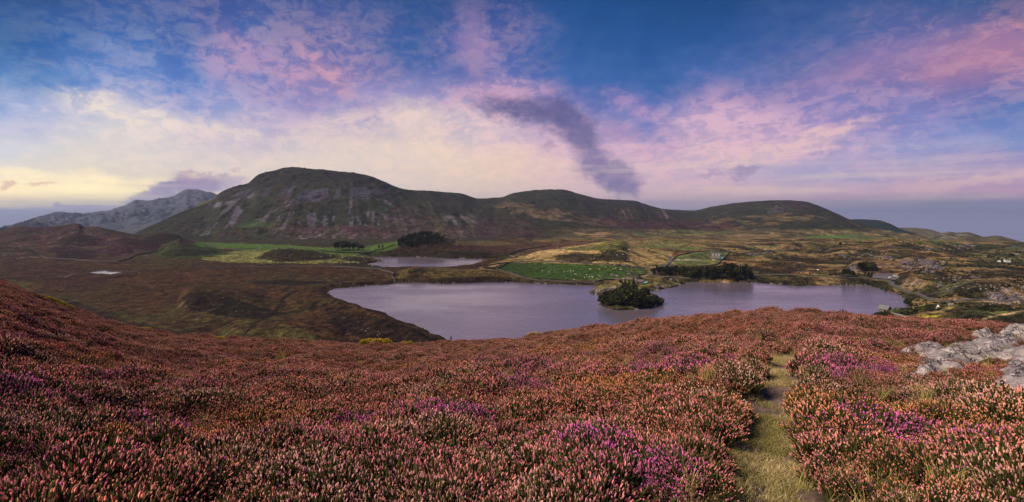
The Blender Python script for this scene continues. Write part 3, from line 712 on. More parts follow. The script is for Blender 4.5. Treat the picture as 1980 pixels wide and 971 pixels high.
m_mount = land_mat('mountain_ground', 0.035, 0.13, 7.0, 0.6)
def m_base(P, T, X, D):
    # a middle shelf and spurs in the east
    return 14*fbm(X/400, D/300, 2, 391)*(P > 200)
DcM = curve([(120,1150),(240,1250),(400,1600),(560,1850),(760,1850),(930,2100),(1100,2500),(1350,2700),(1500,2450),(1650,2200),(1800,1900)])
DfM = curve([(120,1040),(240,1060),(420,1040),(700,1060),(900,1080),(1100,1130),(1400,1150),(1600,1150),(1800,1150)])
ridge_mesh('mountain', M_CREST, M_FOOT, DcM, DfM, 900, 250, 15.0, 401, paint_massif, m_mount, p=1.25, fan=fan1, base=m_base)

def paint_far(P, YS, X, D, z, T):
    n1 = fbm(X/500, D/600, 4, 501); n2 = fbm(X/120, D/200, 4, 511)
    C = np.zeros(X.shape+(3,)); C[:] = (0.045,0.060,0.090)  # distance haze put into the base colour as a blue tint
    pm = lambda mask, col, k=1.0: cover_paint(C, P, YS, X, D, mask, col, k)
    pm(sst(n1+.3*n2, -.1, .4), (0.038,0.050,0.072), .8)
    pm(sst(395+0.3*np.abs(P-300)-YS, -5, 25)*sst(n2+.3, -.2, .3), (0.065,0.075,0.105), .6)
    pm(sst(YS, 425, 436)*sst(P, 150, 260)*sst(n2, -.1, .3), (0.085,0.075,0.075), .6)
    return C
m_far = land_mat('far_mountain_ground', 0.008, 0.02, 8.0, 0.15)
ridge_mesh('far_mountain', [(-500,470),(-200,455),(0,443),(40,432),(75,419),(100,414),(120,411),(140,412),(160,414),(200,413),(232,406),(248,396),(262,387),(285,388),(310,384),(335,379),(350,371),(362,367),(378,367),(395,370),(420,378),(470,392),(560,420)],
           [(-500,490),(0,480),(300,480),(560,480)], curve([(-500,2300),(0,2700),(120,4600),(300,6000),(560,6000)]), curve([(-500,1500),(0,1700),(120,2300),(300,2600),(560,2600)]), 2500, 170, 70.0, 601, paint_far, m_far, p=1.0, stepx=2.6, foot_min=-52.0)
def paint_near_spur(P, YS, X, D, z, T):
    n2 = fbm(X/60, D/80, 4, 521)
    C = np.zeros(X.shape+(3,)); C[:] = (0.055,0.058,0.030)
    cover_paint(C, P, YS, X, D, sst(n2, -.1, .4), (0.10,0.072,0.045), .8)
    return C
ridge_mesh('hill_shoulder', [(300,450),(340,425),(370,404),(395,388),(425,384),(450,380),(500,380)], [(300,470),(500,470)], 2500, 1900, 600, 60, 20.0, 631, paint_near_spur, m_mount, p=1.1)
def paint_forest(P, YS, X, D, z, T):
    n2 = fbm(X/90, D/90, 4, 531)
    C = np.zeros(X.shape+(3,)); C[:] = (0.13,0.095,0.065)
    top = np.interp(P, [1640,1680,1720,1745,1800], [424,428,437,447,458])
    f = soft_poly(P, YS, X, D, [(1600,423),(1655,424),(1700,426),(1725,434),(1745,444),(1790,452),(1850,458),(1800,458),(1745,452),(1700,443),(1650,433),(1600,430)], 5, 1.2, 541)
    cover_paint(C, P, YS, X, D, f, (0.014,0.024,0.022), 1)
    return C
ridge_mesh('forested_hill', [(1560,432),(1620,426),(1660,424),(1700,426),(1722,433),(1742,443),(1765,450),(1810,458),(1850,466)], [(1560,470),(1850,470)], 2300, 1950, 500, 60, 6.0, 641, paint_forest, m_mount, p=0.9)
def paint_coast(P, YS, X, D, z, T):
    n2 = fbm(X/60, D/80, 4, 551)
    C = np.zeros(X.shape+(3,)); C[:] = (0.11,0.09,0.055)
    cover_paint(C, P, YS, X, D, sst(n2, -.1, .4), (0.07,0.08,0.045), .8)
    return C
ridge_mesh('coast_hill', [(1700,450),(1745,440),(1775,441),(1795,443),(1815,449),(1840,456),(1870,464)], [(1700,470),(1870,470)], 2400, 2100, 400, 50, 6.0, 651, paint_coast, m_mount, p=0.9)
def paint_right(P, YS, X, D, z, T):
    n1 = fbm(X/90, D/120, 4, 561); n2 = fbm(X/22, D/30, 4, 562)
    C = np.zeros(X.shape+(3,)); C[:] = (0.07,0.062,0.03)
    pm = lambda mask, col, k=1.0: cover_paint(C, P, YS, X, D, mask, col, k)
    pm(sst(n1, -.1, .3), (0.05,0.065,0.03), .8); pm(sst(n2, .15, .4), (0.14,0.10,0.05), .6)
    pm(sst(fbm(X/20, D/30, 4, 563, ridged=True), .35, .6)*sst(-P, -1900, -1850), (0.17,0.155,0.155), .7)
    pm(soft_poly(P, YS, X, D, [(1745,467),(1800,464),(1850,468),(1860,478),(1780,478)], 4, 1, 564), (0.05,0.14,0.03), .85)
    return C
ridge_mesh('right_hills', [(1560,470),(1590,456),(1620,450),(1660,446),(1690,450),(1730,456),(1760,460),(1800,456),(1820,451),(1835,448),(1850,450),(1868,449),(1885,453),(1903,458),(1925,456),(1945,459),(1962,464),(1985,470),(2030,480),(2090,490),(2180,510)],
           [(1560,476),(1700,478),(1800,482),(2180,520)], 1750, 1250, 500, 110, 15.0, 661, paint_right, m_mount, p=0.9)

# ------------------------------------------------------------------ water
def water_mat(name, wave_s, strength):
    m, g = new_mat(name)
    p = g.node('ShaderNodeNewGeometry').outputs['Position']
    pr = g.node('ShaderNodeVectorRotate', rotation_type='Z_AXIS'); g.put(pr.inputs['Vector'], p); pr.inputs['Angle'].default_value = math.radians(14)
    ps = g.vm('MULTIPLY', pr.outputs[0], (0.45, 1.0, 1.0))
    w = g.noise(ps, wave_s, 4, 0.6, dist=0.6)
    w2 = g.noise(ps, wave_s*0.22, 3, 0.5)
    gust = g.noise(g.vm('MULTIPLY', p, (0.6, 1.6, 1)), 0.012, 4, 0.6)
    gs = g.mr(gust, 0.35, 0.65, 0.55, 1.25)
    h = g.m('MULTIPLY', g.m('ADD', w, g.m('MULTIPLY', w2, 0.8)), gs)
    b = g.node('ShaderNodeBsdfPrincipled')
    b.inputs['Base Color'].default_value = (0.125, 0.105, 0.135, 1)
    g.put(b.inputs['Roughness'], g.mr(gust, 0.35, 0.65, 0.12, 0.24)); b.inputs['IOR'].default_value = 1.62
    b.inputs['Specular IOR Level'].default_value = 1.0
    bn = g.node('ShaderNodeBump'); g.put(bn.inputs['Height'], h); bn.inputs['Strength'].default_value = strength; bn.inputs['Distance'].default_value = 0.45
    g.l.new(bn.outputs[0], b.inputs['Normal'])
    o = g.node('ShaderNodeOutputMaterial'); g.l.new(b.outputs[0], o.inputs[0])
    return m
m_water = water_mat('lake_water', 0.55, 0.35)
def sheet(name, W, z, grow, mat, label=None):
    P = np.array(W); c = P.mean(0)
    x0, x1 = P[:, 0].min()-grow, P[:, 0].max()+grow; y0, y1 = P[:, 1].min()-grow, P[:, 1].max()+grow
    me = bpy.data.meshes.new(name); me.from_pydata([(x0,y0,z),(x1,y0,z),(x1,y1,z),(x0,y1,z)], [], [(0,1,2,3)])
    return props(link(name, me, mat), kind='structure')
sheet('main_lake', LAKE_W, 0.0, 6, m_water); sheet('small_lake', SMALL_W, 0.004, 6, m_water)
sheet('moor_pond', POND_W, POND_Z, 2, m_water)
me = bpy.data.meshes.new('sea')
me.from_pydata([(-24000,1300,-60),(24000,1300,-60),(24000,27500,-60),(-24000,27500,-60)], [], [(0,1,2,3)])
m_sea = plain_mat('sea_water', (0.19,0.24,0.38), 0.45, 0.1, 0.01, 1.0, 0.5)
props(link('sea', me, m_sea), kind='structure')

# ------------------------------------------------------------------ the near heather slope
BROW = curve([(-900,380),(-400,470),(0,541),(60,567),(130,594),(200,617),(280,639),(340,648),(400,654),(480,656),(560,659),(640,664),(700,667),(780,666),(870,661),(960,654),(1060,646),(1140,639),(1220,630),(1245,623),
              (1330,620),(1400,612),(1450,607),(1520,604),(1600,609),(1680,617),(1760,625),(1850,629),(1920,632),(1980,633),(2300,640),(2900,660)])
BROW_D = curve([(-900,44),(0,44),(400,42),(900,38),(1250,31),(1500,28),(1800,24),(1980,21),(2900,16)])
NEAR_D = curve([(-900,2.3),(0,2.30),(700,2.30),(1400,2.22),(1490,2.30),(1560,2.25),(1800,2.2),(1980,2.15),(2900,2.0)])   # drop below the camera at 4 m
LEDGE_PX = None
def slope_drop(px, D):
    db = (BROW(px)+9-HY)/F*BROW_D(px); Db = BROW_D(px); d4 = NEAR_D(px)
    t = np.clip((D-4)/(Db-4), 0, None)
    p = 0.9
    d = d4+(db-d4)*np.where(t <= 1, t**p, 1+(t-1)*p)
    d = d - 0.16*np.clip(4-D, 0, 4)*1.0
    over = np.clip(D-Db, 0, None)
    d = d+0.035*np.minimum(over, 14)**2*0.5 + 0.38*np.clip(over-5, 0, None)
    return d
PATH_L = [(1340,1100),(1395,1010),(1419,971),(1445,909),(1441,837),(1463,790),(1491,739),(1502,700),(1517,685)]
PATH_R = [(1545,1100),(1540,1010),(1535,971),(1535,923),(1549,858),(1529,819),(1533,770),(1531,728),(1531,692)]
_pl = np.array(PATH_L, float); _pr = np.array(PATH_R, float)
def path_amount(px, D, z, margin=0.0):
    """1 on the trodden path, 0 in the heather"""
    ys = HY+(CZ-z)/D*F
    yc = np.clip(ys, 686, 1100)
    l = np.interp(-yc, -_pl[::1, 1], _pl[:, 0]); r = np.interp(-yc, -_pr[::1, 1], _pr[:, 0])
    wm = (r-l)
    n = 0.16*wm*vnoise(D*1.3, D*0+4, 8)
    m = margin*F/D
    a = sst((px-l+n+m)/wm, -0.06, 0.10)*sst((r-px+n+m)/wm, -0.06, 0.10)
    return a*sst(ys, 680, 690)
def path_wide(px, D, z):
    ys = np.clip(HY+(CZ-z)/D*F, 660, 1100)
    l = np.interp(-ys, -_pl[:, 1], _pl[:, 0]); r = np.interp(-ys, -_pr[:, 1], _pr[:, 0])
    d = np.maximum(np.maximum(l-px, px-r), 0)*D/F
    return 1-sst(d, 0.0, 0.45)
def hummock(X, D):
    return (0.5*fbm(X/1.15, D/1.15, 3, 901)+0.5*np.abs(fbm(X/0.8+7, D/0.8, 2, 905)))
def near_z(px, D, full=True):
    X = wx(px, D)
    z = CZ-slope_drop(px, D)
    pa = path_amount(px, D, z)
    k = sst(D, 1.5, 4)
    z = z+0.30*fbm(X/5.5, D/5.5, 2, 911)*k*sst(D, 4, 9)
    pw = path_wide(px, D, z)
    if full: z = z+(1-pw)*0.34*hummock(X, D)*k - pw*0.05
    return z
_npx = np.arange(-1500, 3500, 9.0)
_nD = np.exp(np.linspace(math.log(1.2), math.log(62.0), 330))
NP, ND = np.meshgrid(_npx, _nD)
NZ = near_z(NP, ND)
# behind the brow the slope runs down to the valley floor
tD = np.exp(np.linspace(math.log(64.0), math.log(240.0), 40)); TP, TD = np.meshgrid(_npx, tD)
zl = near_z(_npx, np.full_like(_npx, 62.0)); 
TZ = zl[None, :]+(1.0-zl[None, :])*sst(np.log(TD), math.log(62), math.log(200))
TZ = np.minimum(TZ, CZ-slope_drop(TP, TD)*0.9+0*TD)
TZ = np.maximum(TZ, -6+0*TZ)
AP = np.vstack([NP, TP]); AD = np.vstack([ND, TD]); AZ = np.vstack([NZ, TZ])
AX = wx(AP, AD)
pa = np.maximum(path_amount(AP, AD, AZ), 0.75*sst(path_wide(AP, AD, AZ), .35, .9)*(HY+(CZ-AZ)/AD*F > 684))*(AD < 30)
nn = fbm(AX/0.35, AD/0.35, 3, 921)
SC = np.zeros(AX.shape+(3,)); SC[:] = (0.022, 0.019, 0.010)
straw = np.array((0.24, 0.185, 0.085)); mossy = np.array((0.13, 0.11, 0.045)); mud = np.array((0.135, 0.10, 0.088))
pc = mossy+(straw-mossy)*sst(nn, -.3, .25)[..., None]
pc = pc+(mud-pc)*(sst(fbm(AX/0.5, AD/0.8, 3, 922), -.10, .08)*0.95)[..., None]
SC = SC*(1-pa[..., None])+pc*pa[..., None]
m_soil = land_mat('hillside_soil', 3.0, 22.0, 0.03, 0.5)
props(link('hillside', grid_mesh('hillside', AX, AD, AZ, SC), m_soil), kind='structure')
def near_ground(x, y):
    px = x/y*F+CX
    i = np.clip((px-_npx[0])/(_npx[1]-_npx[0]), 0, len(_npx)-1.001); lr = np.log(_nD)
    j = np.clip((np.log(y)-lr[0])/(lr[1]-lr[0]), 0, len(_nD)-1.001)
    i0 = i.astype(int); j0 = j.astype(int); fi = i-i0; fj = j-j0
    return (NZ[j0, i0]*(1-fi)*(1-fj)+NZ[j0, i0+1]*fi*(1-fj)+NZ[j0+1, i0]*(1-fi)*fj+NZ[j0+1, i0+1]*fi*fj)

# heather: real sprigs with flower spikes, gathered in clumps and sown over the slope
def flower_mat(name, attr=True):
    m, g = new_mat(name)
    tint = g.attr('tint', 'INSTANCER')['Color']
    vc = g.attr('vary')['Color']
    s = g.sep(vc)
    c = g.vm('MULTIPLY', tint, g.comb(s[0], s[0], s[0]))
    c = g.mix(g.m('MULTIPLY', s[1], 1.0), c, (0.50, 0.24, 0.09))          # some spikes are withered, orange brown
    c = g.mix(g.m('MULTIPLY', s[2], 1.0), c, (0.62, 0.11, 0.50))           # and a few are bell heather, magenta
    b = g.node('ShaderNodeBsdfPrincipled'); g.put(b.inputs['Base Color'], c); b.inputs['Roughness'].default_value = 0.75
    b.inputs['Specular IOR Level'].default_value = 0.15
    tr = g.node('ShaderNodeBsdfTranslucent'); g.put(tr.inputs[0], c)
    mx = g.node('ShaderNodeMixShader'); mx.inputs[0].default_value = 0.25
    g.l.new(b.outputs[0], mx.inputs[1]); g.l.new(tr.outputs[0], mx.inputs[2])
    o = g.node('ShaderNodeOutputMaterial'); g.l.new(mx.outputs[0], o.inputs[0])
    return m
def leaf_tint_mat(name, col, attr_mix=0.0):
    m, g = new_mat(name)
    vc = g.attr('vary')['Color']; s = g.sep(vc)
    c = g.vm('MULTIPLY', g.comb(*col), g.comb(s[0], s[0], s[0]))
    if attr_mix: c = g.mix(attr_mix, c, g.vm('MULTIPLY', g.attr('tint', 'INSTANCER')['Color'], g.comb(s[0], s[0], s[0])))
    finish(g, c, 0.8, None, 0.12)
    return m
m_flower = flower_mat('heather_flower'); m_hleaf = leaf_tint_mat('heather_leaf', (0.038, 0.042, 0.012)); m_blade = leaf_tint_mat('grass_blade', (0.16, 0.15, 0.035), 0.75)

class TriSoup:
    def __init__(self): self.v = []; self.f = []; self.m = []; self.c = []
    def add(self, verts, faces, mat, col):
        o = len(self.v); self.v += verts; self.f += [tuple(i+o for i in f) for f in faces]; self.m += [mat]*len(faces); self.c += [col]*len(verts)
    def mesh(self, name, mats):
        me = bpy.data.meshes.new(name); me.from_pydata(self.v, [], self.f)
        for m in mats: me.materials.append(m)
        me.polygons.foreach_set('material_index', np.array(self.m, dtype=np.int32))
        at = me.color_attributes.new('vary', 'FLOAT_COLOR', 'POINT')
        at.data.foreach_set('color', np.array([(c[0], c[1], c[2], 1) for c in self.c], dtype=np.float32).ravel())
        me.update(); return me
def spindle(ts, base, d, L, r, mat, col, n=3, fat=0.35):
    """a little closed spike: point, ring, ring, point"""
    d = Vector(d).normalized(); a = d.orthogonal().normalized(); b = d.cross(a); base = Vector(base)
    ph = random.random()*6.28; v = [tuple(base)]
    for k, rr in ((fat, r), (0.75, r*0.8)):
        for i in range(n):
            t = ph+2*math.pi*i/n; v.append(tuple(base+d*(L*k)+(a*math.cos(t)+b*math.sin(t))*rr))
    v.append(tuple(base+d*L)); f = []
    for i in range(n):
        j = (i+1) % n; f += [(0, 1+j, 1+i), (1+i, 1+j, 1+n+j, 1+n+i), (1+n+i, 1+n+j, 1+2*n)]
    ts.add(v, f, mat, col)
def heather_clump(seed, n, R, H, bell=0.06, wither=0.22):
    random.seed(seed); ts = TriSoup()
    for i in range(n):
        rr = math.sqrt(random.random())*R; an = random.random()*6.283
        x, y = rr*math.cos(an), rr*math.sin(an)
        k = 1-(rr/R)**2*0.55
        top = H*k*random.uniform(0.66, 1.1)
        lean = Vector((x*0.8+random.gauss(0, .38)*R, y*0.8+random.gauss(0, .38)*R, H*0.9)).normalized()
        fl = random.random()
        tip = Vector((x, y, 0))+lean*top
        v = random.uniform(0.62, 1.45); green = random.random() < 0.24
        br = 1 if random.random() < wither else 0
        bl = 1 if (not br and random.random() < bell) else 0
        L = random.uniform(0.016, 0.034); r = random.uniform(0.0036, 0.0062)
        if bl: L = 0.018; r = 0.0062
        if br and random.random() < .5: L *= 0.5; r *= 1.3
        st = tip-lean*(L+0.075)
        spindle(ts, st, lean, 0.085, 0.0055, 1, (random.uniform(.5, 1.7), 0, 0), 3)          # leafy shoot below
        col = (v, 0.75*br*random.random()+0.0, 0.85*bl)
        if green: spindle(ts, tip-lean*L*1.3, lean, L*1.1, r*.8, 1, (random.uniform(.6, 2.2), 0, 0), 3)
        else: spindle(ts, tip-lean*L, lean, L, r, 0, col, 4)
        if random.random() < 0.6:                                                             # a side sprig, green or budding
            q = (lean+Vector((random.uniform(-.8, .8), random.uniform(-.8, .8), 0))).normalized()
            spindle(ts, tip-lean*(L+.03), q, random.uniform(.03, .05), 0.0045, 1 if random.random() < .6 else 0, (random.uniform(.5, 1.8), 0.2, 0), 3)
    for i in range(26):                                                                       # woody dark inside
        an = random.random()*6.283; rr = R*random.random()
        d = Vector((math.cos(an)*rr, math.sin(an)*rr, H)).normalized()
        spindle(ts, (math.cos(an)*rr*.6, math.sin(an)*rr*.6, -0.03), d, H*0.8, 0.010, 1, (0.35, 0, 0), 3)
    return ts.mesh('heather_clump_%d' % seed, [m_flower, m_hleaf])
def grass_tuft(seed, n, H):
    random.seed(seed); ts = TriSoup()
    for i in range(n):
        an = random.random()*6.283; o = Vector((random.gauss(0, .045), random.gauss(0, .045), 0))
        out = Vector((math.cos(an), math.sin(an), 0)); side = Vector((-out.y, out.x, 0))*random.uniform(.0015, .003)
        h = H*random.uniform(.5, 1.1); bend = random.uniform(.15, .8)
        pts = []
        for k in range(5):
            t = k/4; pts.append(o+out*(h*bend*t*t)+Vector((0, 0, h*(t-0.35*bend*t*t*t))))
        v = []
        for k, p in enumerate(pts[:-1]):
            w = 1-k*0.2; v += [tuple(p-side*w), tuple(p+side*w)]
        v.append(tuple(pts[-1]))
        f = [(0,1,3,2),(2,3,5,4),(4,5,7,6),(6,7,8)]
        ts.add(v, f, 0, (random.uniform(.5, 1.5), 0, 0))
    return ts.mesh('grass_tuft_%d' % seed, [m_blade])
def mat_turf(seed):
    random.seed(seed); ts = TriSoup()
    for i in range(60):
        o = Vector((random.uniform(-.09, .09), random.uniform(-.09, .09), 0)); an = random.random()*6.283
        out = Vector((math.cos(an), math.sin(an), 0)); side = Vector((-out.y, out.x, 0))*.002; h = random.uniform(.015, .05)
        fl = random.uniform(.3, 2.5)
        p1 = o+out*h*fl*.5+Vector((0, 0, h*.6)); p2 = o+out*h*fl+Vector((0, 0, h*random.uniform(.2, 1)))
        ts.add([tuple(o-side), tuple(o+side), tuple(p1+side*.8), tuple(p1-side*.8), tuple(p2)], [(0,1,2,3),(3,2,4)], 0, (random.uniform(.4, 1.4), 0, 0))
    return ts.mesh('turf_%d' % seed, [m_blade])

def scatter(name, label, protos, pos, rot, scl, idx, tint):
    """sow the prototype meshes over points (geometry nodes); one object, kind stuff"""
    pc = bpy.data.collections.new(name+'_kinds')
    for k, me in enumerate(protos):
        o = bpy.data.objects.new('%s_kind_%02d' % (name, k), me); pc.objects.link(o)
    me = bpy.data.meshes.new(name); n = len(pos)
    me.vertices.add(n); me.vertices.foreach_set('co', pos.astype(np.float32).ravel())
    a = me.attributes.new('rot', 'FLOAT_VECTOR', 'POINT'); a.data.foreach_set('vector', rot.astype(np.float32).ravel())
    a = me.attributes.new('scl', 'FLOAT_VECTOR', 'POINT'); a.data.foreach_set('vector', scl.astype(np.float32).ravel())
    a = me.attributes.new('idx', 'INT', 'POINT'); a.data.foreach_set('value', idx.astype(np.int32))
    a = me.attributes.new('tint', 'FLOAT_COLOR', 'POINT'); a.data.foreach_set('color', np.concatenate([tint, np.ones((n, 1))], 1).astype(np.float32).ravel())
    o = link(name, me); props(o, label=label, kind='stuff')
    ng = bpy.data.node_groups.new(name+'_sow', 'GeometryNodeTree')
    ng.interface.new_socket('Geometry', in_out='INPUT', socket_type='NodeSocketGeometry')
    ng.interface.new_socket('Geometry', in_out='OUTPUT', socket_type='NodeSocketGeometry')
    N = ng.nodes; L = ng.links
    gi = N.new('NodeGroupInput'); go = N.new('NodeGroupOutput')
    ci = N.new('GeometryNodeCollectionInfo'); ci.inputs[0].default_value = pc; ci.inputs['Separate Children'].default_value = True
    mp = N.new('GeometryNodeMeshToPoints'); L.new(gi.outputs[0], mp.inputs[0])
    ip = N.new('GeometryNodeInstanceOnPoints'); L.new(mp.outputs[0], ip.inputs['Points']); L.new(ci.outputs[0], ip.inputs['Instance'])
    ip.inputs['Pick Instance'].default_value = True
    def na(nm, dt):
        x = N.new('GeometryNodeInputNamedAttribute'); x.data_type = dt; x.inputs['Name'].default_value = nm; return x.outputs[0]
    L.new(na('idx', 'INT'), ip.inputs['Instance Index'])
    er = N.new('FunctionNodeEulerToRotation'); L.new(na('rot', 'FLOAT_VECTOR'), er.inputs[0]); L.new(er.outputs[0], ip.inputs['Rotation'])
    L.new(na('scl', 'FLOAT_VECTOR'), ip.inputs['Scale'])
    L.new(ip.outputs[0], go.inputs[0])
    md = o.modifiers.new('sow', 'NODES'); md.node_group = ng
    return o
def sow(n, dmin, dmax, px0, px1, power=1.0):
    """even ground density between two depths inside a wedge a bit wider than the view"""
    D = np.sqrt(rng.uniform(dmin**2, dmax**2, n)); px = rng.uniform(px0, px1, n)
    return px, D
# rock slabs stand where these boxes are: keep heather off them (filled further down)
ROCK_SPOTS = [  # px, py, half width m, half depth m, height m, turn, tilt
]
def zone_colours(X, Y, px, D):
    n = len(X)
    a = fbm(X/2.2, Y/2.2, 3, 931); b = fbm(X/0.9, Y/0.9, 2, 941); c = fbm(X/4.5, Y/4.5, 3, 951)
    pink = np.array((0.62, 0.225, 0.20)); mauve = np.array((0.52, 0.17, 0.22)); orange = np.array((0.62, 0.26, 0.09)); mag = np.array((0.66, 0.11, 0.50)); red = np.array((0.58,0.13,0.10)); pale=np.array((0.58,0.34,0.30))
    t = np.zeros((n, 3)); t[:] = pink
    def mixc(m, col):
        nonlocal t; m = m[:, None]; t = t*(1-m)+col*m
    mixc(sst(a, 0.1, 0.45)*.85, orange); mixc(sst(-a+.3*b, 0.05, 0.4), mauve)
    mixc(sst(b+0.4*c, 0.36, 0.55)*sst(16-D, 0, 8)*.85, mag); mixc(sst(c-0.4*b, 0.3, 0.5), red)
    mixc(sst(-b-.2*a, .36, .5)*.8, pale)
    mixc(sst(D, 16, 30)*0.55*np.ones(n), np.array((0.58,0.26,0.23)))
    right = sst(px, 1250, 1600)*sst(D, 9, 16); mixc(right*.6, mauve*np.array((.85,.8,.85)))
    t = 0.9*t+0.1*np.array((0.62, 0.22, 0.18))
    t = np.clip((t*0.95+0.05*t.mean(1, keepdims=True))*1.17*rng.uniform(0.7, 1.25, (n, 1)), 0, .85)
    return t
protos = [heather_clump(11+i, 250, 0.20, 0.24, bell=(0.04, 0.08, 0.05, 0.14, 0.35, 0.05)[i], wither=(0.22, 0.35, 0.3, 0.4, 0.2, 0.3)[i]) for i in range(6)]
def build_heather():
    n = 46000
    px, D = sow(n, 1.9, 50, -260, 2240)
    D2 = np.sqrt(rng.uniform(1.9**2, 11**2, 3500)); px = np.concatenate([px, rng.uniform(-260, 2240, 3500)]); D = np.concatenate([D, D2])
    for a, b in ((-1100, -260), (2240, 3080)):     # a margin beyond both edges of the picture
        px = np.concatenate([px, rng.uniform(a, b, 1600)]); D = np.concatenate([D, np.sqrt(rng.uniform(1.5**2, 13**2, 1600))])
    keep = D < BROW_D(px)+5
    px = px[keep]; D = D[keep]
    X = wx(px, D); Z = near_ground(X, D)
    pa = path_amount(px, D, Z, 0.12+0.024*D)
    hm = hummock(X, D)
    gap = fbm(X/1.6, D/1.6, 3, 961)
    dens = (1-sst(pa, .2, .6))*np.where(gap > 0.36, 0.6, 1.0)
    k = rng.uniform(0, 1, len(X)) < dens
    near_rock = np.full(len(X), 9.0)
    for W in ROCK_W: k &= ~inpoly(X, D, W); near_rock = np.minimum(near_rock, polydist(X, D, W))
    near_rock = near_rock[k]
    px, D, X, Z, hm, gap = (q[k] for q in (px, D, X, Z, hm, gap))
    n = len(X)
    s = rng.uniform(0.62, 1.3, n)*(1+0.55*hm)*np.where(gap > .33, .6, 1)*(0.5+0.5*sst(near_rock, .1, 1.4))
    scl = np.stack([s, s, s*rng.uniform(.85, 1.25, n)], 1)
    rot = np.stack([rng.normal(0, .12, n), rng.normal(0, .12, n), rng.uniform(0, 6.28, n)], 1)
    zone = fbm(X/1.8, D/1.8, 2, 971)+rng.normal(0, .2, n)
    idx = np.clip(((zone+0.75)/1.5*6).astype(int), 0, 5)
    magz = sst(fbm(X/0.9, D/0.9, 2, 941)+0.4*fbm(X/4.5, D/4.5, 3, 951), .14, .34)*(D < 17)
    idx = np.where(rng.uniform(0, 1, n) < magz*.8, 4, np.where((idx == 4), 0, idx))
    scatter('heather', 'pink and russet flowering heather covering the near hillside', protos, np.stack([X, D, Z-0.015], 1), rot, scl, idx, zone_colours(X, D, px, D))
    print('heather', n)
def build_grass():
    tufts = [grass_tuft(31+i, 46, 0.27) for i in range(4)]
    px, D = sow(15000, 1.9, 42, -260, 2240)
    X = wx(px, D); Z = near_ground(X, D); pa = path_amount(px, D, Z)
    gap = fbm(X/1.6, D/1.6, 3, 961)
    edge = sst(pa, .02, .2)*sst(-pa, -.9, -.5)
    pth = polydist(px, HY+(CZ-Z)/D*F, [(1500,690),(1540,680),(1460,676),(1400,690)], False)
    dens = 0.13+0.6*(gap > .30)+0.5*edge+0.6*sst(path_wide(px, D, Z), .05, .3)*(HY+(CZ-Z)/D*F > 684)+0.8*sst(-pth, -70, -20)+0.16*sst(px, 1150, 1420)*sst(-px, -1560, -1500)
    dens *= (pa < .6)
    k = (rng.uniform(0, 1, len(X)) < dens) & (D < BROW_D(px)+2)
    for W in ROCK_W: k &= ~inpoly(X, D, W)
    px, D, X, Z = (q[k] for q in (px, D, X, Z)); n = len(X)
    s = rng.uniform(.6, 1.2, n); scl = np.stack([s, s, s], 1)
    rot = np.stack([rng.normal(0, .15, n), rng.normal(0, .15, n), rng.uniform(0, 6.28, n)], 1)
    t = rng.uniform(0, 1, (n, 1)); tint = np.array((0.55, 0.42, 0.17))*(1-t)+np.array((0.22, 0.24, 0.05))*t
    scatter('moor_grass', 'straw coloured and green grass tufts between the heather', tufts, np.stack([X, D, Z], 1), rot, scl, rng.integers(0, 4, n), tint)
    print('grass', n)
    turfs = [mat_turf(51+i) for i in range(3)]
    px = rng.uniform(1300, 1640, 36000); D = np.sqrt(rng.uniform(2.2**2, 14**2, 36000)); X = wx(px, D); Z = near_ground(X, D); pa = path_amount(px, D, Z)
    pw = path_wide(px, D, Z)*(HY+(CZ-Z)/D*F > 686)
    k = ((pa > .35) | (pw > .3)) & (rng.uniform(0, 1, len(X)) < (0.50-0.50*sst(fbm(X/0.5, D/0.8, 3, 922), -.10, .08)))
    X, D, Z = X[k], D[k], Z[k]; n = len(X); s = rng.uniform(.6, 1.3, n)
    t = sst(fbm(X/0.4, D/0.6, 3, 981)+rng.normal(0, .2, n), -.4, .4)[:, None]; tint = np.array((0.42, 0.33, 0.17))*(1-t)+np.array((0.20, 0.18, 0.065))*t
    scatter('path_turf', 'short trampled grass on the narrow footpath', turfs, np.stack([X, D, Z], 1), np.stack([0*s, 0*s, rng.uniform(0, 6.28, n)], 1), np.stack([s, s, s], 1), rng.integers(0, 3, n), tint)
    print('turf', n)

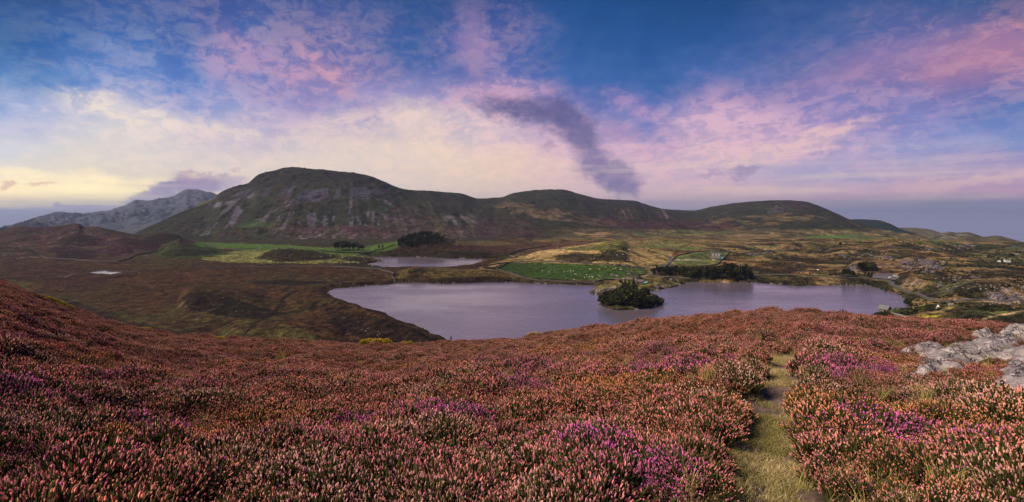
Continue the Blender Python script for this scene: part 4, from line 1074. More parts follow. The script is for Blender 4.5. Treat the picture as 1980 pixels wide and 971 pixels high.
# ------------------------------------------------------------------ rock slabs in the heather
NYS = HY+(CZ-NZ)/ND*F
def near_hit(px, py):
    i = int(np.clip(round((px-_npx[0])/(_npx[1]-_npx[0])), 0, len(_npx)-1)); c = NYS[:, i]
    j = np.where((c <= py) & (_nD > 2))[0]
    D = _nD[j[0]] if len(j) else _nD[np.argmin(c)]
    return wx(px, D), float(D)
def rock_mat():
    m, g = new_mat('lichen_rock')
    p = g.node('ShaderNodeNewGeometry').outputs['Position']
    r = g.node('ShaderNodeVectorRotate', rotation_type='Z_AXIS'); g.put(r.inputs['Vector'], p); r.inputs['Angle'].default_value = math.radians(-52)
    q = g.vm('MULTIPLY', r.outputs[0], (0.35, 1.6, 1.6))
    st = g.noise(q, 3.2, 8, 0.68, dist=0.5); fine = g.noise(p, 14, 6, 0.7); li = g.noise(p, 2.6, 5, 0.6); crk = g.noise(q, 1.1, 5, 0.6, dist=0.8)
    c = g.ramp(g.m('ADD', g.m('MULTIPLY', st, .6), g.m('MULTIPLY', fine, .4)), [(0.30, (0.035,0.03,0.032)), (0.42, (0.17,0.15,0.15)), (0.53, (0.31,0.28,0.28)), (0.67, (0.52,0.48,0.47))])
    c = g.mix(g.mr(li, 0.56, 0.62, 0, .7), c, (0.62, 0.58, 0.56)); c = g.mix(g.mr(li, 0.40, 0.34, 0, .5), c, (0.20, 0.20, 0.11))
    ck = g.m('ABSOLUTE', g.m('SUBTRACT', crk, 0.5)); c = g.mix(g.mr(ck, 0.0, 0.022, .85, 0), c, (0.02, 0.018, 0.018))
    h = g.m('ADD', g.m('MULTIPLY', st, 1.0), g.m('MULTIPLY', g.mr(ck, 0, 0.03, 0, 1), .5))
    finish(g, c, 0.92, (h, 1.0, 0.09), 0.15)
    return m
m_rock = rock_mat()
ROCKS = [
 ([(1745,741),(1774,727),(1799,719),(1797,697),(1819,684),(1852,674),(1873,674),(1895,661),(1906,658),(1934,656),(1960,660),(1957,666),(1926,679),(1906,690),(1868,703),(1842,717),(1812,728),(1776,736)], 0.42, 'broad pale grey lichen-covered rock slab running diagonally through the heather'),
 ([(1894,657),(1899,649),(1914,643),(1934,655),(1918,658)], 0.55, 'small peaked grey rock at the upper edge of the long pale slab'),
 ([(1940,656),(1946,646),(1957,640),(1970,646),(1963,654)], 0.6, 'rounded grey rock beside a tuft of dry grass beyond the long slab'),
 ([(1963,642),(1972,636),(1992,636),(2012,645),(1985,649)], 0.6, 'flat pale rock highest on the ridge at the picture edge'),
 ([(1751,680),(1762,674),(1776,669),(1786,673),(1764,681)], 0.34, 'small flat pale stone showing above heather left of the big slab'),
 ([(1774,687),(1780,679),(1799,673),(1822,676),(1812,685),(1792,692)], 0.36, 'low pale stone half sunk in heather just above the big slab'),
 ([(1927,697),(1964,679),(2000,671),(2030,688),(1956,695),(1938,702)], 0.42, 'narrow tilted grey slab between heather patches below the big slab'),
 ([(1948,731),(1953,716),(1967,701),(2000,694),(2050,708),(2010,724),(1958,736)], 0.42, 'speckled grey boulder at the picture edge, upper of the two big ones'),
 ([(1945,748),(1963,735),(2000,727),(2070,748),(2050,784),(1990,778),(1958,768),(1947,758)], 0.5, 'speckled grey boulder at the picture edge, lower of the two big ones'),
 ([(1968,662),(1985,650),(2040,658),(2000,673)], 0.5, 'dark grey rock poking out of heather beside the rounded rock'),
]
ROCK_W = []
def build_rocks():
    for k, (poly, H, label) in enumerate(ROCKS):
        W = np.array([near_hit(a, b) for a, b in poly])
        ROCK_W.append(W)
        mn, mx = W.min(0)-0.45, W.max(0)+0.45
        step = max(0.055, (mx-mn).max()/150)
        nx, ny = int((mx[0]-mn[0])/step)+2, int((mx[1]-mn[1])/step)+2
        X, Y = np.meshgrid(mn[0]+np.arange(nx)*step, mn[1]+np.arange(ny)*step)
        Xn = X+0.16*fbm(X/0.7, Y/0.7, 3, 700+k); Yn = Y+0.2*fbm(X/0.7+5, Y/0.7, 3, 710+k)
        sdv = polydist(Xn, Yn, W); ins = inpoly(Xn, Yn, W); sdv = np.where(ins, sdv, -sdv)+0.16
        base = near_ground(X, Y)-0.15*0
        a = math.radians(-52); U = X*math.cos(a)-Y*math.sin(a); V = X*math.sin(a)+Y*math.cos(a)
        hh = 0.32*H*sst(sdv, -.02, .20)*(0.90+0.15*fbm(X/1.5, Y/1.5, 3, 720+k))
        stp = fbm(U/1.4, V/0.32, 4, 730+k); hh = hh+np.where(sdv > 0, 0.035*stp+0.035*np.round(stp*2.5)/2.5, 0)*sst(sdv, 0, .2)
        z = base+hh+0.02
        z = np.where(sdv < 0, base-0.12+sdv*1.2, z)
        me = bpy.data.meshes.new('rock_slab')
        keepv = sdv > -0.12
        idx = -np.ones(X.shape, int); idx[keepv] = np.arange(keepv.sum())
        V3 = np.stack([X[keepv], Y[keepv], z[keepv]], 1)
        q = keepv[:-1, :-1] & keepv[1:, :-1] & keepv[:-1, 1:] & keepv[1:, 1:]
        a0, a1, a2, a3 = idx[:-1, :-1][q], idx[:-1, 1:][q], idx[1:, 1:][q], idx[1:, :-1][q]
        fc = np.stack([a0, a1, a2, a3], 1)
        c0 = V3.mean(0); me.from_pydata((V3-c0).tolist(), [], fc.tolist())
        me.polygons.foreach_set('use_smooth', np.ones(len(me.polygons), bool))
        props(link('rock_slab', me, m_rock, loc=tuple(c0)), label, 'rock')
build_rocks()
build_heather(); build_grass()

# ------------------------------------------------------------------ roads
def resample(P, step):
    P = np.array(P, float); d = np.r_[0, np.cumsum(np.linalg.norm(np.diff(P[:, :2], axis=0), axis=1))]
    n = max(2, int(d[-1]/step)+1); t = np.linspace(0, d[-1], n)
    return np.stack([np.interp(t, d, P[:, k]) for k in range(P.shape[1])], 1)
def smooth(a, n=3):
    for _ in range(n):
        b = a.copy(); b[1:-1] = (a[:-2]+2*a[1:-1]+a[2:])/4; a = b
    return a
def world_line(pts, step=3.0, dmin=230, dmax=1600, sm=2):
    P = np.array([hit(a, b, dmin, dmax)[:2] for a, b in pts]); P = resample(P, step); P = smooth(P, sm); return P
m_road = plain_mat('road_asphalt', (0.085, 0.08, 0.10), 0.8, 0.2, 1.0, 0.01)
m_verge = plain_mat('kerb_stone', (0.22, 0.20, 0.17), 0.9, 0.2, 1.0, 0.01)
def ribbon(name, P, w, mat, lift=0.25, label=None):
    T = np.gradient(P, axis=0); T /= np.linalg.norm(T, axis=1)[:, None]+1e-9; N = np.stack([-T[:, 1], T[:, 0]], 1)
    zc = smooth(ground_z(P[:, 0], P[:, 1]), 6); zl = ground_z(*(P+N*w/2).T); zr = ground_z(*(P-N*w/2).T)
    z = np.maximum(zc, np.maximum(zl, zr))+lift
    vs = []; 
    for p, n, zz in zip(P, N, z):
        for o, dz in ((-w/2-1.2, -1.6), (-w/2, 0), (0, 0.06), (w/2, 0), (w/2+1.2, -1.6)): vs.append((p[0]+n[0]*o, p[1]+n[1]*o, zz+dz))
    f = []; mi = []
    for i in range(len(P)-1):
        for k in range(4): f.append((i*5+k, i*5+k+1, i*5+5+k+1, i*5+5+k)); mi.append(1 if k in (0, 3) else 0)
    me = bpy.data.meshes.new(name); me.from_pydata(vs, [], f); me.materials.append(mat); me.materials.append(m_verge_grass)
    me.polygons.foreach_set('material_index', np.array(mi, dtype=np.int32)); me.update()
    return props(link(name, me), kind='structure')
m_verge_grass = plain_mat('verge_grass', (0.06, 0.055, 0.02), 0.9, 0.3, 1.0, 0.02)
ribbon('road', world_line([(1272,490),(1286,493),(1297,498),(1299,504),(1292,510),(1282,516),(1272,523),(1262,528),(1256,532)]), 4.2, m_road)
ribbon('road', world_line([(1256,533),(1275,535),(1300,536),(1340,537),(1400,536),(1457,532),(1500,531),(1535,531),(1570,535),(1605,538),(1640,537),(1668,535),(1690,541),(1712,541),(1722,544),(1727,552),(1742,560),(1760,566),(1786,572)], sm=3), 3.4, m_road)
ribbon('road', world_line([(1786,572),(1800,580),(1820,584),(1845,584),(1880,580),(1910,579),(1940,585),(1980,590),(2060,600)], sm=3), 3.6, m_road)
ribbon('track', world_line([(1232,537),(1242,535),(1256,532)]), 2.2, plain_mat('gravel_track', (0.17, 0.14, 0.08)), 0.1)
ribbon('track', world_line([(1308,503.5),(1330,503.5),(1356,503)]), 3, plain_mat('pale_gravel', (0.30, 0.27, 0.25)), 0.15)
def car_park():
    W = np.array([hit(a, b, 420, 700)[:2] for a, b in [(1688,540),(1694,535.5),(1712,530.5),(1727,530.5),(1744,534),(1735,538),(1716,540)]])
    c = W.mean(0); z = float(np.max(ground_z(W[:, 0], W[:, 1])))*0.5+float(np.mean(ground_z(W[:, 0], W[:, 1])))*0.5+0.3
    n = len(W); vs = [(x, y, z) for x, y in W]+[(c[0]+(x-c[0])*1.05, c[1]+(y-c[1])*1.08, z-3) for x, y in W]
    f = [tuple(range(n))]+[(i, (i+1) % n, n+(i+1) % n, n+i) for i in range(n)]
    me = bpy.data.meshes.new('car_park'); me.from_pydata(vs, [], f); props(link('car_park', me, m_road), kind='structure')
    return c, z
CARPARK, CPZ = car_park()

# ------------------------------------------------------------------ dry stone walls
m_wall = plain_mat('dry_stone', (0.062, 0.055, 0.058), 0.95, 0.6, 1.3, 0.12)
def stone_wall(pts, label, h=1.5, w=0.8, dmin=230, dmax=1600, mat=None):
    P = world_line(pts, 1.6, dmin, dmax, 1); n = len(P)
    T = np.gradient(P, axis=0); T /= np.linalg.norm(T, axis=1)[:, None]+1e-9; N = np.stack([-T[:, 1], T[:, 0]], 1)
    z = ground_z(P[:, 0], P[:, 1]); c = P.mean(0); c0 = np.array([c[0], c[1], z.mean()])
    vs = []; jt = rng.uniform(-.16, .16, (n, 2)); jw = rng.uniform(.85, 1.2, (n, 2))
    for i in range(n):
        for o, dz in ((-w/2*1.3*jw[i, 0], -0.8), (-w/2*jw[i, 1], h*.55), (-w/2*.7*jw[i, 0], h+jt[i, 0]), (w/2*.7*jw[i, 1], h+jt[i, 1]), (w/2*jw[i, 0], h*.55), (w/2*1.3*jw[i, 1], -0.8)):
            vs.append((P[i, 0]+N[i, 0]*o-c0[0], P[i, 1]+N[i, 1]*o-c0[1], z[i]+dz-c0[2]))
    f = []
    for i in range(n-1):
        for k in range(5): f.append((i*6+k, i*6+k+1, i*6+7+k, i*6+6+k))
    f += [tuple(range(6)), tuple(range((n-1)*6+5, (n-1)*6-1, -1))]
    me = bpy.data.meshes.new('dry_stone_wall'); me.from_pydata(vs, [], f)
    return props(link('dry_stone_wall', me, mat or m_wall, loc=tuple(c0)), label, 'stone wall', 'dry stone walls between the fields')
WALLS = [
 ([(908,516),(940,514),(985,508)], 'dark dry stone wall from the small boathouse to the corner of the bright pasture'),
 ([(985,508),(1030,506),(1100,509),(1160,512),(1213,514)], 'straight dark stone wall along the top of the bright green pasture'),
 ([(1213,514),(1217,525),(1221,535),(1226,541)], 'short stone wall down the right side of the bright pasture to the stone barn'),
 ([(933,519),(960,521),(985,528),(1010,537),(1040,543),(1100,546),(1150,547),(1190,541),(1220,543)], 'long curved stone wall between the bright pasture and the lake shore'),
 ([(958,521),(975,513),(985,508)], 'short stone wall closing the narrow end of the bright pasture'),
 ([(1217,518),(1250,519),(1272,523)], 'stone wall from the bright pasture to the bend of the farm road'),
 ([(1299,504),(1310,495),(1340,488),(1370,486),(1412,487)], 'curved stone wall behind the white windowed farmhouse'),
 ([(1412,487),(1400,500),(1386,513)], 'stone wall slanting down the right side of the farmhouse field'),
 ([(1293,514),(1320,517),(1350,516),(1386,513)], 'stone wall along the foot of the farmhouse field above the pines'),
 ([(395,518),(470,517),(560,516),(640,516),(700,519),(735,521)], 'long low stone wall crossing the brown moor to the gap between the lakes'),
 ([(735,521),(757,528),(761,530),(758,535),(765,547)], 'crooked stone wall running down to the lake at the gap between both lakes'),
 ([(80,496),(93,500),(139,502),(173,505),(229,506),(247,502),(263,494),(303,487)], 'stone wall round the foot of the purple heather hill'),
 ([(303,487),(326,473),(347,468),(354,458)], 'stone wall climbing the purple hill edge to the dark knoll'),
 ([(398,471),(408,475),(435,481),(456,482),(497,481),(538,481)], 'stone wall dividing the two green fields under the mountain'),
 ([(620,485),(645,488),(669,490),(706,491),(716,488),(744,481),(763,473)], 'stone wall passing below the thin pine clump on the green field'),
 ([(1844,485),(1842,495),(1831,508),(1817,518),(1798,525)], 'stone wall curving down from the ridge beside the twin rocky knobs'),
 ([(1683,510),(1724,514),(1757,521)], 'faint stone wall across the brown hollow left of the rocky knobs'),
 ([(1712,475),(1732,479),(1765,481),(1786,478),(1817,483),(1843,485)], 'stone wall following the top of the tan ridge at the right'),
 ([(1722,605),(1745,612),(1765,617),(1796,627)], 'pale stone wall leading from the slate boathouse into the heather'),
 ([(1793,571),(1817,567),(1842,561),(1886,547)], 'stone wall behind the grassy hump beside the road bend'),
 ([(1252,464),(1281,475),(1310,482)], 'stone wall slanting across the small green hill behind the road'),
 ([(985,492),(1018,482),(1068,476)], 'stone wall along the far edge of the golden grass hill'),
]
for pts, lb in WALLS:
    near_box = pts[0] == (1722,605)
    stone_wall(pts, lb, 1.35 if not near_box else 1.1, mat=(plain_mat('pale_stone', (0.2, 0.185, 0.17), 0.95, 0.4, 1.3, 0.1) if near_box else None))

# ------------------------------------------------------------------ little mesh kit
class MB:
    def __init__(self): self.b = bmesh.new()
    def box(self, c, s, rz=0.0, taper=1.0):
        r = bmesh.ops.create_cube(self.b, size=1.0)
        for v in r['verts']:
            k = taper if v.co.z > 0 else 1
            v.co = Vector((v.co.x*s[0]*k, v.co.y*s[1]*k, v.co.z*s[2]))
        M = Matrix.Translation(c) @ Matrix.Rotation(rz, 4, 'Z')
        bmesh.ops.transform(self.b, matrix=M, verts=r['verts']); return self
    def cone(self, p0, p1, r0, r1, n=6):
        d = Vector(p1)-Vector(p0)
        r = bmesh.ops.create_cone(self.b, cap_ends=True, segments=n, radius1=r0, radius2=max(r1, 1e-4), depth=d.length)
        M = Matrix.Translation((Vector(p0)+Vector(p1))/2) @ d.to_track_quat('Z', 'Y').to_matrix().to_4x4()
        bmesh.ops.transform(self.b, matrix=M, verts=r['verts']); return self
    def prism(self, prof, x0, x1):      # profile in (y, z), run along x
        a = [self.b.verts.new((x0, y, z)) for y, z in prof]; b = [self.b.verts.new((x1, y, z)) for y, z in prof]; n = len(prof)
        self.b.faces.new(a[::-1]); self.b.faces.new(b)
        for i in range(n): self.b.faces.new((a[i], a[(i+1) % n], b[(i+1) % n], b[i]))
        return self
    def prism_y(self, prof, y0, y1):    # profile in (x, z), run along y
        a = [self.b.verts.new((x, y0, z)) for x, z in prof]; b = [self.b.verts.new((x, y1, z)) for x, z in prof]; n = len(prof)
        self.b.faces.new(a); self.b.faces.new(b[::-1])
        for i in range(n): self.b.faces.new((a[(i+1) % n], a[i], b[i], b[(i+1) % n]))
        return self
    def mesh(self, name, smooth=False):
        me = bpy.data.meshes.new(name); bmesh.ops.recalc_face_normals(self.b, faces=self.b.faces); self.b.to_mesh(me); self.b.free()
        if smooth: me.polygons.foreach_set('use_smooth', np.ones(len(me.polygons), bool))
        return me
    def part(self, name, mat, parent): return link(name, self.mesh(name), mat, parent)
def empty(name, loc, rz=0.0, scale=1.0):
    o = bpy.data.objects.new(name, None); COL.objects.link(o); o.location = loc; o.rotation_euler = (0, 0, rz); o.scale = (scale,)*3; o.empty_display_size = 0.5; return o
def copy_tree(o, parent=None):
    kids = [c for c in KIDS.get(o.name, [])]
    c = o.copy(); COL.objects.link(c); c.parent = parent
    names = []
    for ch in kids: names.append(copy_tree(ch, c))
    KIDS[c.name] = names
    return c
KIDS = {}
def plant_kids(o): KIDS[o.name] = list(o.children)

# ------------------------------------------------------------------ trees
m_bark = plain_mat('bark', (0.055, 0.045, 0.04), 0.95, 0.3, 6, 0.02)
def crown_mat(name, col):
    m, g = new_mat(name)
    s = g.sep(g.attr('vary')['Color'])
    c = g.vm('MULTIPLY', g.comb(*col), g.comb(s[0], s[0], s[0]))
    c = g.mix(s[1], c, (0.09, 0.085, 0.02))
    oi = g.node('ShaderNodeObjectInfo'); k = g.mr(oi.outputs['Random'], 0, 1, .7, 1.3, smooth=False)
    c = g.vm('MULTIPLY', c, g.comb(k, k, k))
    finish(g, c, 0.85, None, 0.1); return m
m_pine = crown_mat('pine_needles', (0.014, 0.020, 0.010)); m_leafy = crown_mat('dark_leaves', (0.016, 0.021, 0.008)); m_light = crown_mat('green_leaves', (0.055, 0.075, 0.018))
def crown_mesh(name, blobs, n, leaf, mat, seed, yellow=0.08):
    random.seed(seed); ts = TriSoup()
    tot = sum(b[3]*b[4] for b in blobs)
    for bx, by, bz, rx, rz in blobs:
        k = int(n*rx*rz/tot)
        for i in range(k):
            d = Vector((random.gauss(0, 1), random.gauss(0, 1), random.gauss(0, 1))).normalized()*random.uniform(.45, 1.05)
            p = Vector((bx+d.x*rx, by+d.y*rx, bz+d.z*rz))
            a = Vector((random.gauss(0, 1), random.gauss(0, 1), random.gauss(0, .6))).normalized(); b = a.orthogonal().normalized()
            b = (b+Vector((random.uniform(-1, 1), random.uniform(-1, 1), random.uniform(-1, 1)))*.6).normalized()
            s = leaf*random.uniform(.6, 1.3)
            ts.add([tuple(p-a*s), tuple(p+b*s*.7), tuple(p+a*s), tuple(p-b*s*.6)], [(0, 1, 2, 3)], 0, (random.uniform(.45, 1.6), 1.0 if random.random() < yellow else 0, 0))
    return ts.mesh(name, [mat])
def make_tree(kind, seed, loc=(0, 0, -500)):
    random.seed(seed); rr = random.uniform
    if kind == 'pine':          # about 10 m: bare stem, layered flat-topped crown
        bl = []; H = 10
        for k in range(7):
            an = rr(0, 6.3); q = rr(.2, 1.5); bl.append((math.cos(an)*q, math.sin(an)*q, rr(5.0, 9.0), rr(1.0, 1.7), rr(.6, 1.0)))
        bl.append((0, 0, 9.2, 1.2, .9)); n = 620; leaf = .42; mat = m_pine
    elif kind == 'spruce':
        bl = [(rr(-.2, .2), rr(-.2, .2), 1.6+k*1.15, 2.3*(1-k/8.2), .8) for k in range(8)]; H = 10; n = 700; leaf = .42; mat = m_pine
    elif kind == 'broad':
        bl = [(0, 0, 4.4, 2.4, 2.2)]
        for k in range(8):
            an = rr(0, 6.3); q = rr(1.2, 2.6); bl.append((math.cos(an)*q, math.sin(an)*q, rr(2.0, 5.4), rr(1.0, 1.7), rr(.9, 1.5)))
        H = 6.5; n = 900; leaf = .38; mat = m_leafy
    else:                       # low bush
        bl = []
        for k in range(6):
            an = rr(0, 6.3); q = rr(.2, 1.5); bl.append((math.cos(an)*q, math.sin(an)*q, rr(.7, 1.9), rr(.7, 1.2), rr(.6, .9)))
        H = 2.6; n = 420; leaf = .26; mat = m_light if kind == 'light_bush' else m_leafy
    root = empty('pine_tree' if kind == 'pine' else 'spruce_tree' if kind == 'spruce' else 'broadleaf_tree' if kind == 'broad' else 'bush', loc)
    b = MB(); b.cone((0, 0, -.8), (rr(-.15, .15), rr(-.15, .15), H*.45), .26*H/10, .17*H/10); b.cone((0, 0, H*.43), (bl[0][0]*.4, bl[0][1]*.4, H*.86), .17*H/10, .05)
    for q in bl[1:5]: b.cone((0, 0, max(.3, q[2]-1.6)), (q[0]*.9, q[1]*.9, q[2]), .09*H/10, .03, 5)
    b.part('trunk', m_bark, root)
    link('crown', crown_mesh('crown', bl, n, leaf, mat, seed), None, root)
    plant_kids(root); root['h'] = H
    return root
PROTO = {k: [make_tree(k, 100+i*7+ord(k[0])) for i in range(c)] for k, c in (('pine', 4), ('spruce', 2), ('broad', 3), ('bush', 2), ('light_bush', 1))}
USED = set()
def plant(kind, x, y, h, label, group, z=None, cat='tree'):
    p = random.choice(PROTO[kind])
    o = p if p.name not in USED else copy_tree(p)
    USED.add(p.name); s = h/p['h']
    o.location = (x, y, (float(ground_z(x, y)[0]) if z is None else z)-0.1); o.rotation_euler = (0, 0, random.uniform(0, 6.28)); w = s*random.uniform(.9, 1.15)
    o.scale = (w, w, s)
    for k in ('label', 'group', 'category'): 
        if k in o: del o[k]
    props(o, label, cat, group); return o
def D0(py, z=2.0): return (CZ-z)*F/(py-HY)
random.seed(5)
def by_place(px, parts):
    for lim, t in parts:
        if px < lim: return t
    return parts[-1][1]
def grove(n, fn, kinds, labels, group, hfn, cat='tree'):
    for i in range(n):
        x, y = fn(i, n); label = labels if isinstance(labels, str) else by_place(x/y*F+CX, labels)
        if ground_z(x, y)[0] < 0.15: y += 8
        plant(random.choice(kinds), x, y, hfn(x, y)*random.uniform(.82, 1.12), label, group, cat=cat)
def east_row(i, n):
    t = (i+random.uniform(-.4, .4))/n; px = 1262+t*192
    D = np.interp(px, [1262,1290,1320,1350,1400,1452], [566,566,558,548,545,545])+random.uniform(0, 15)
    return wx(px, D), D
grove(104, east_row, ['pine', 'pine', 'pine', 'spruce', 'broad'], [(1300,'low dark tree of the far shore row, by the farm road bend'),(1345,'dark tree of the far shore row, just right of the small headland'),(1385,'dark tree of the far shore row, directly below the farmhouse'),
       (1420,'tallest dark pine of the far shore row, below the farmhouse wall corner'),(9999,'dark pine at the right end of the far shore row')], 'pines along the far lake shore',
      lambda x, y: np.interp(x/y*F+CX, [1262,1300,1340,1385,1405,1430,1455], [8.5,9.5,10.5,12,15,13,12.5]))
def isl(i, n):
    a = random.random()*6.283; q = math.sqrt(random.random()); 
    px = 1224+math.cos(a)*q*60; D = 425+math.sin(a)*q*22
    if i % 2: px = 1167+(i/n)*118; D = np.interp(px, [1165,1190,1230,1262,1287], [408,403,401,406,414])+random.uniform(0, 4)
    if px > 1255: D = 411+random.uniform(-3, 8)
    return wx(px, D), D
grove(70, isl, ['broad'], [(1190,'dark rounded tree at the left edge of the thicket on the wooded point'),(1222,'dark rounded tree below the tall conifers in the thicket on the point'),(1255,'dark rounded tree right of the tall conifers on the wooded point'),(9999,'low dark rounded tree on the right tip of the wooded point')], 'trees on the wooded point', lambda x, y: np.interp(x/y*F+CX, [1160,1180,1200,1222,1250,1285], [6.5,8.5,10.5,10.5,7.5,4.6]))
for px, D, h in ((1209,448,14),(1216,452,12.5),(1225,447,15),(1204,458,10)):
    plant('spruce', wx(px, D), D, h, 'tall dark conifer rising above the thicket on the wooded point', 'conifers above the wooded point')
def gb(i, n):
    px = 650+54*(i/n)**1.5+random.uniform(-3, 3); D = 845+random.uniform(-14, 22); return wx(px, D), D
grove(46, gb, ['pine'], 'slender pine in the thin clump on the green field under the mountain', 'pines on the green field', lambda x, y: np.interp(x/y*F+CX, [650,670,690,705], [14,14,12,8]))
def gc(i, n):
    px = 772+88*((i*0.618) % 1)+random.uniform(-2, 2); D = np.interp(px, [765,860], [842,880])+random.uniform(0, 50); return wx(px, D), D
grove(96, gc, ['pine', 'pine', 'spruce'], [(792,'dark pine at the left edge of the hill plantation behind the small lake'),(828,'dark pine in the tall middle of the hill plantation behind the small lake'),(9999,'shorter dark pine in the thinning right end of the hill plantation')], 'plantation pines behind the small lake', lambda x, y: np.interp(x/y*F+CX, [765,790,830,862], [12,15,13,7]))
for px in (733, 740): plant('pine', *hit(px, 484)[:2], 9, 'lone thin pine between the two plantations' + (' , left of the pair' if px == 733 else ', right of the pair'), 'pair of thin pines')
for px, py, h in ((938,499,3.5),(945,500,4),(953,499,4),(961,498,3.5)): plant('bush', *hit(px, py)[:2], h, 'dark bush at the right end of the small lake', 'bushes at the end of the small lake', cat='bush')
def gf(i, n):
    px = 1628+27*(i/n)+random.uniform(-1.5, 1.5); D = 545+random.uniform(0, 14); return wx(px, D), D
grove(11, gf, ['pine'], 'pine with bare stems in the clump on the shore left of the car park', 'pines left of the car park', lambda x, y: 8.5)
for px, D, h in ((1662,590,9),(1669,585,11),(1677,592,11),(1684,588,10),(1690,596,8)): plant('broad', wx(px, D), D, h, 'broad dark tree in the clump behind the road by the car park', 'broad trees by the car park')
for px, D, h in ((1672,540,7.5),(1679,536,7.5),(1686,540,6.5)): plant('pine', wx(px, D), D, h, 'small dark pine between the road and the lake below the car park', 'small pines below the car park')
for kind, px, py, h, lb in (('light_bush',1730,606,4.6,'round green bush beside the slate boathouse'),('light_bush',1743,600,2.4,'small upright green bush right of the boathouse bush'),
     ('spruce',1712,567,3.6,'small dark conifer standing on the stony lake edge'),('bush',1760,590,5.0,'large dark bush at the right end of the main lake'),('bush',1768,605,3.2,'dark bush alone on the slope behind the boathouse'),
     ('light_bush',1318,550,4.5,'bright green bush on the tip of the small rocky headland'),('broad',1200,548,4,'dark tree beside the stone barns, above the pale rocks'),
     ('spruce',872,659,3.2,'small ragged conifer on the end of the brown promontory'),('bush',1665,622,3,'dark bush on the near bank left of the boathouse'),
     ('bush',1840,588,2.6,'dark bush under the road by the white gate'),('bush',1822,590,3.0,'dark bush beside the tall white boulder'),
     ('broad',1625,474,5.5,'lone dark tree on the far green field'),('broad',1913,499,5,'leftmost round tree by the far white farm'),('broad',1921,500,4.6,'second round tree by the far white farm'),('broad',1930,502,4,'low round tree before the far white farm'),
     ('broad',1955,497,6,'tall round tree just behind the far white farm'),('bush',1948,513,3,'dark bush in front of the far white farm'),('bush',1421,484,3.0,'low dark tree row on the plain behind the farmhouse field'),
     ('bush',1370,560+0,2.0,None)):
    if lb: plant(kind, *hit(px, py)[:2], h, lb, None, cat='bush' if 'bush' in kind else 'tree')

# scrub on the rough ground: too many to tell apart
def build_scrub():
    protos_b = []
    for k in range(3):
        random.seed(300+k); bl = [(random.uniform(-.5, .5), random.uniform(-.5, .5), random.uniform(.1, .5), random.uniform(.35, .7), random.uniform(.25, .5)) for _ in range(4)]
        protos_b.append(crown_mesh('scrub', bl, 120, .17, m_leafy, 300+k, .03))
    px = rng.uniform(900, 2150, 26000); D = np.exp(rng.uniform(math.log(330), math.log(950), 26000)); X = wx(px, D); z = ground_z(X, D)
    ys = HY+(CZ-z)/D*F
    d = fbm(X/30, D/40, 4, 1001)+0.5*fbm(X/9, D/9, 2, 1002)
    reg = sst(px, 1380, 1480)+0.25
    reg = np.where(inpoly(px, ys, [(955,525),(985,505),(1216,512),(1224,545),(1030,548)]) | inpoly(px, ys, [(1290,515),(1310,490),(1415,484),(1390,516)]), 0, reg)
    k = (d > 0.18) & (z > 0.4) & (rng.uniform(0, 1, len(X)) < reg*.75)
    for ln in ([(1256,533),(1340,537),(1457,532),(1535,531),(1605,538),(1668,536),(1712,541),(1727,552),(1786,572),(1820,584),(1845,584),(1910,579),(1980,590)],): k &= polydist(px, ys, ln, False) > 4
    k &= ~inpoly(px, ys, [(1686,542),(1694,533),(1746,530),(1740,540)])
    X, D, z = X[k], D[k], z[k]; n = len(X); s = rng.uniform(.6, 1.7, n)
    scatter('scrub', 'low dark gorse and bracken scrub over the rough ground', protos_b, np.stack([X, D, z], 1), np.stack([0*s, 0*s, rng.uniform(0, 6.28, n)], 1), np.stack([s, s, s*.8], 1), rng.integers(0, 3, n), np.ones((n, 3))*.1)
    # pale stones strewn over banks and crags
    st = []
    for k in range(4):
        bm = bmesh.new(); bmesh.ops.create_icosphere(bm, subdivisions=2, radius=.5); random.seed(k)
        o = Vector((random.random()*9, 0, 0))
        for v in bm.verts:
            v.co *= 1+0.5*(float(vnoise(np.array([v.co.x*2.3+o.x]), np.array([v.co.y*2.3+v.co.z*1.7]), k)[0])); v.co.z *= .7
        me = bpy.data.meshes.new('stone'); bm.to_mesh(me); bm.free(); me.materials.append(m_stone); st.append(me)
    P = []
    for (x0, x1, y0, y1, n, smin, smax) in ((350,560,575,606,45,.5,1.1),(640,760,610,658,60,.5,1.4),(1150,1225,552,566,120,.8,2.2),(1140,1222,530,541,110,.7,1.8),(1262,1322,540,556,60,.6,1.6),(1450,1700,478,500,130,.8,2.2),
              (1625,1740,482,505,160,.8,2.6),(1636,1700,508,530,110,.8,2.4),(1748,1826,500,522,260,.8,2.6),(1745,1900,532,560,190,.6,2.0),(1900,1990,550,590,260,.7,2.2),(600,760,545,556,40,.5,1.2),(60,280,450,500,90,.8,2),
              (1780,1880,472,484,60,1,2.5),(705,752,508,520,60,.8,1.8),(480,640,540,560,50,.5,1.1),(1690,1757,556,600,60,.5,1.3),(1550,1760,500,545,80,.5,1.4),(1830,2000,500,540,90,.6,1.6),(1140,1160,556,571,70,.8,2.0)):
        for i in range(int(n*.38)):
            h = hit(rng.uniform(x0, x1), rng.uniform(y0, y1))
            if h[2] > .1: P.append((*h, .75*rng.uniform(smin, smax)))
    for W in (LAKE_W,):
        R = resample(np.array(W+[W[0]]), 2.6)
        for q in R:
            if rng.uniform() < .55:
                x, y = q+rng.normal(0, 1.0, 2); z = float(ground_z(x, y)[0])
                if -.4 < z < 1.0: P.append((x, y, z, rng.uniform(.4, 1.2)))
    P = np.array(P); n = len(P); s = P[:, 3]
    scatter('loose_stones', 'pale stones strewn over the banks, crags and lake edge', st, P[:, :3], rng.uniform(0, 6.28, (n, 3)), np.stack([s*rng.uniform(.8, 1.5, n), s, s], 1), rng.integers(0, 4, n), np.ones((n, 3))*.3)
m_stone = plain_mat('pale_rock', (0.20, 0.185, 0.19), 0.95, 0.45, .8, 0.1)
build_scrub()

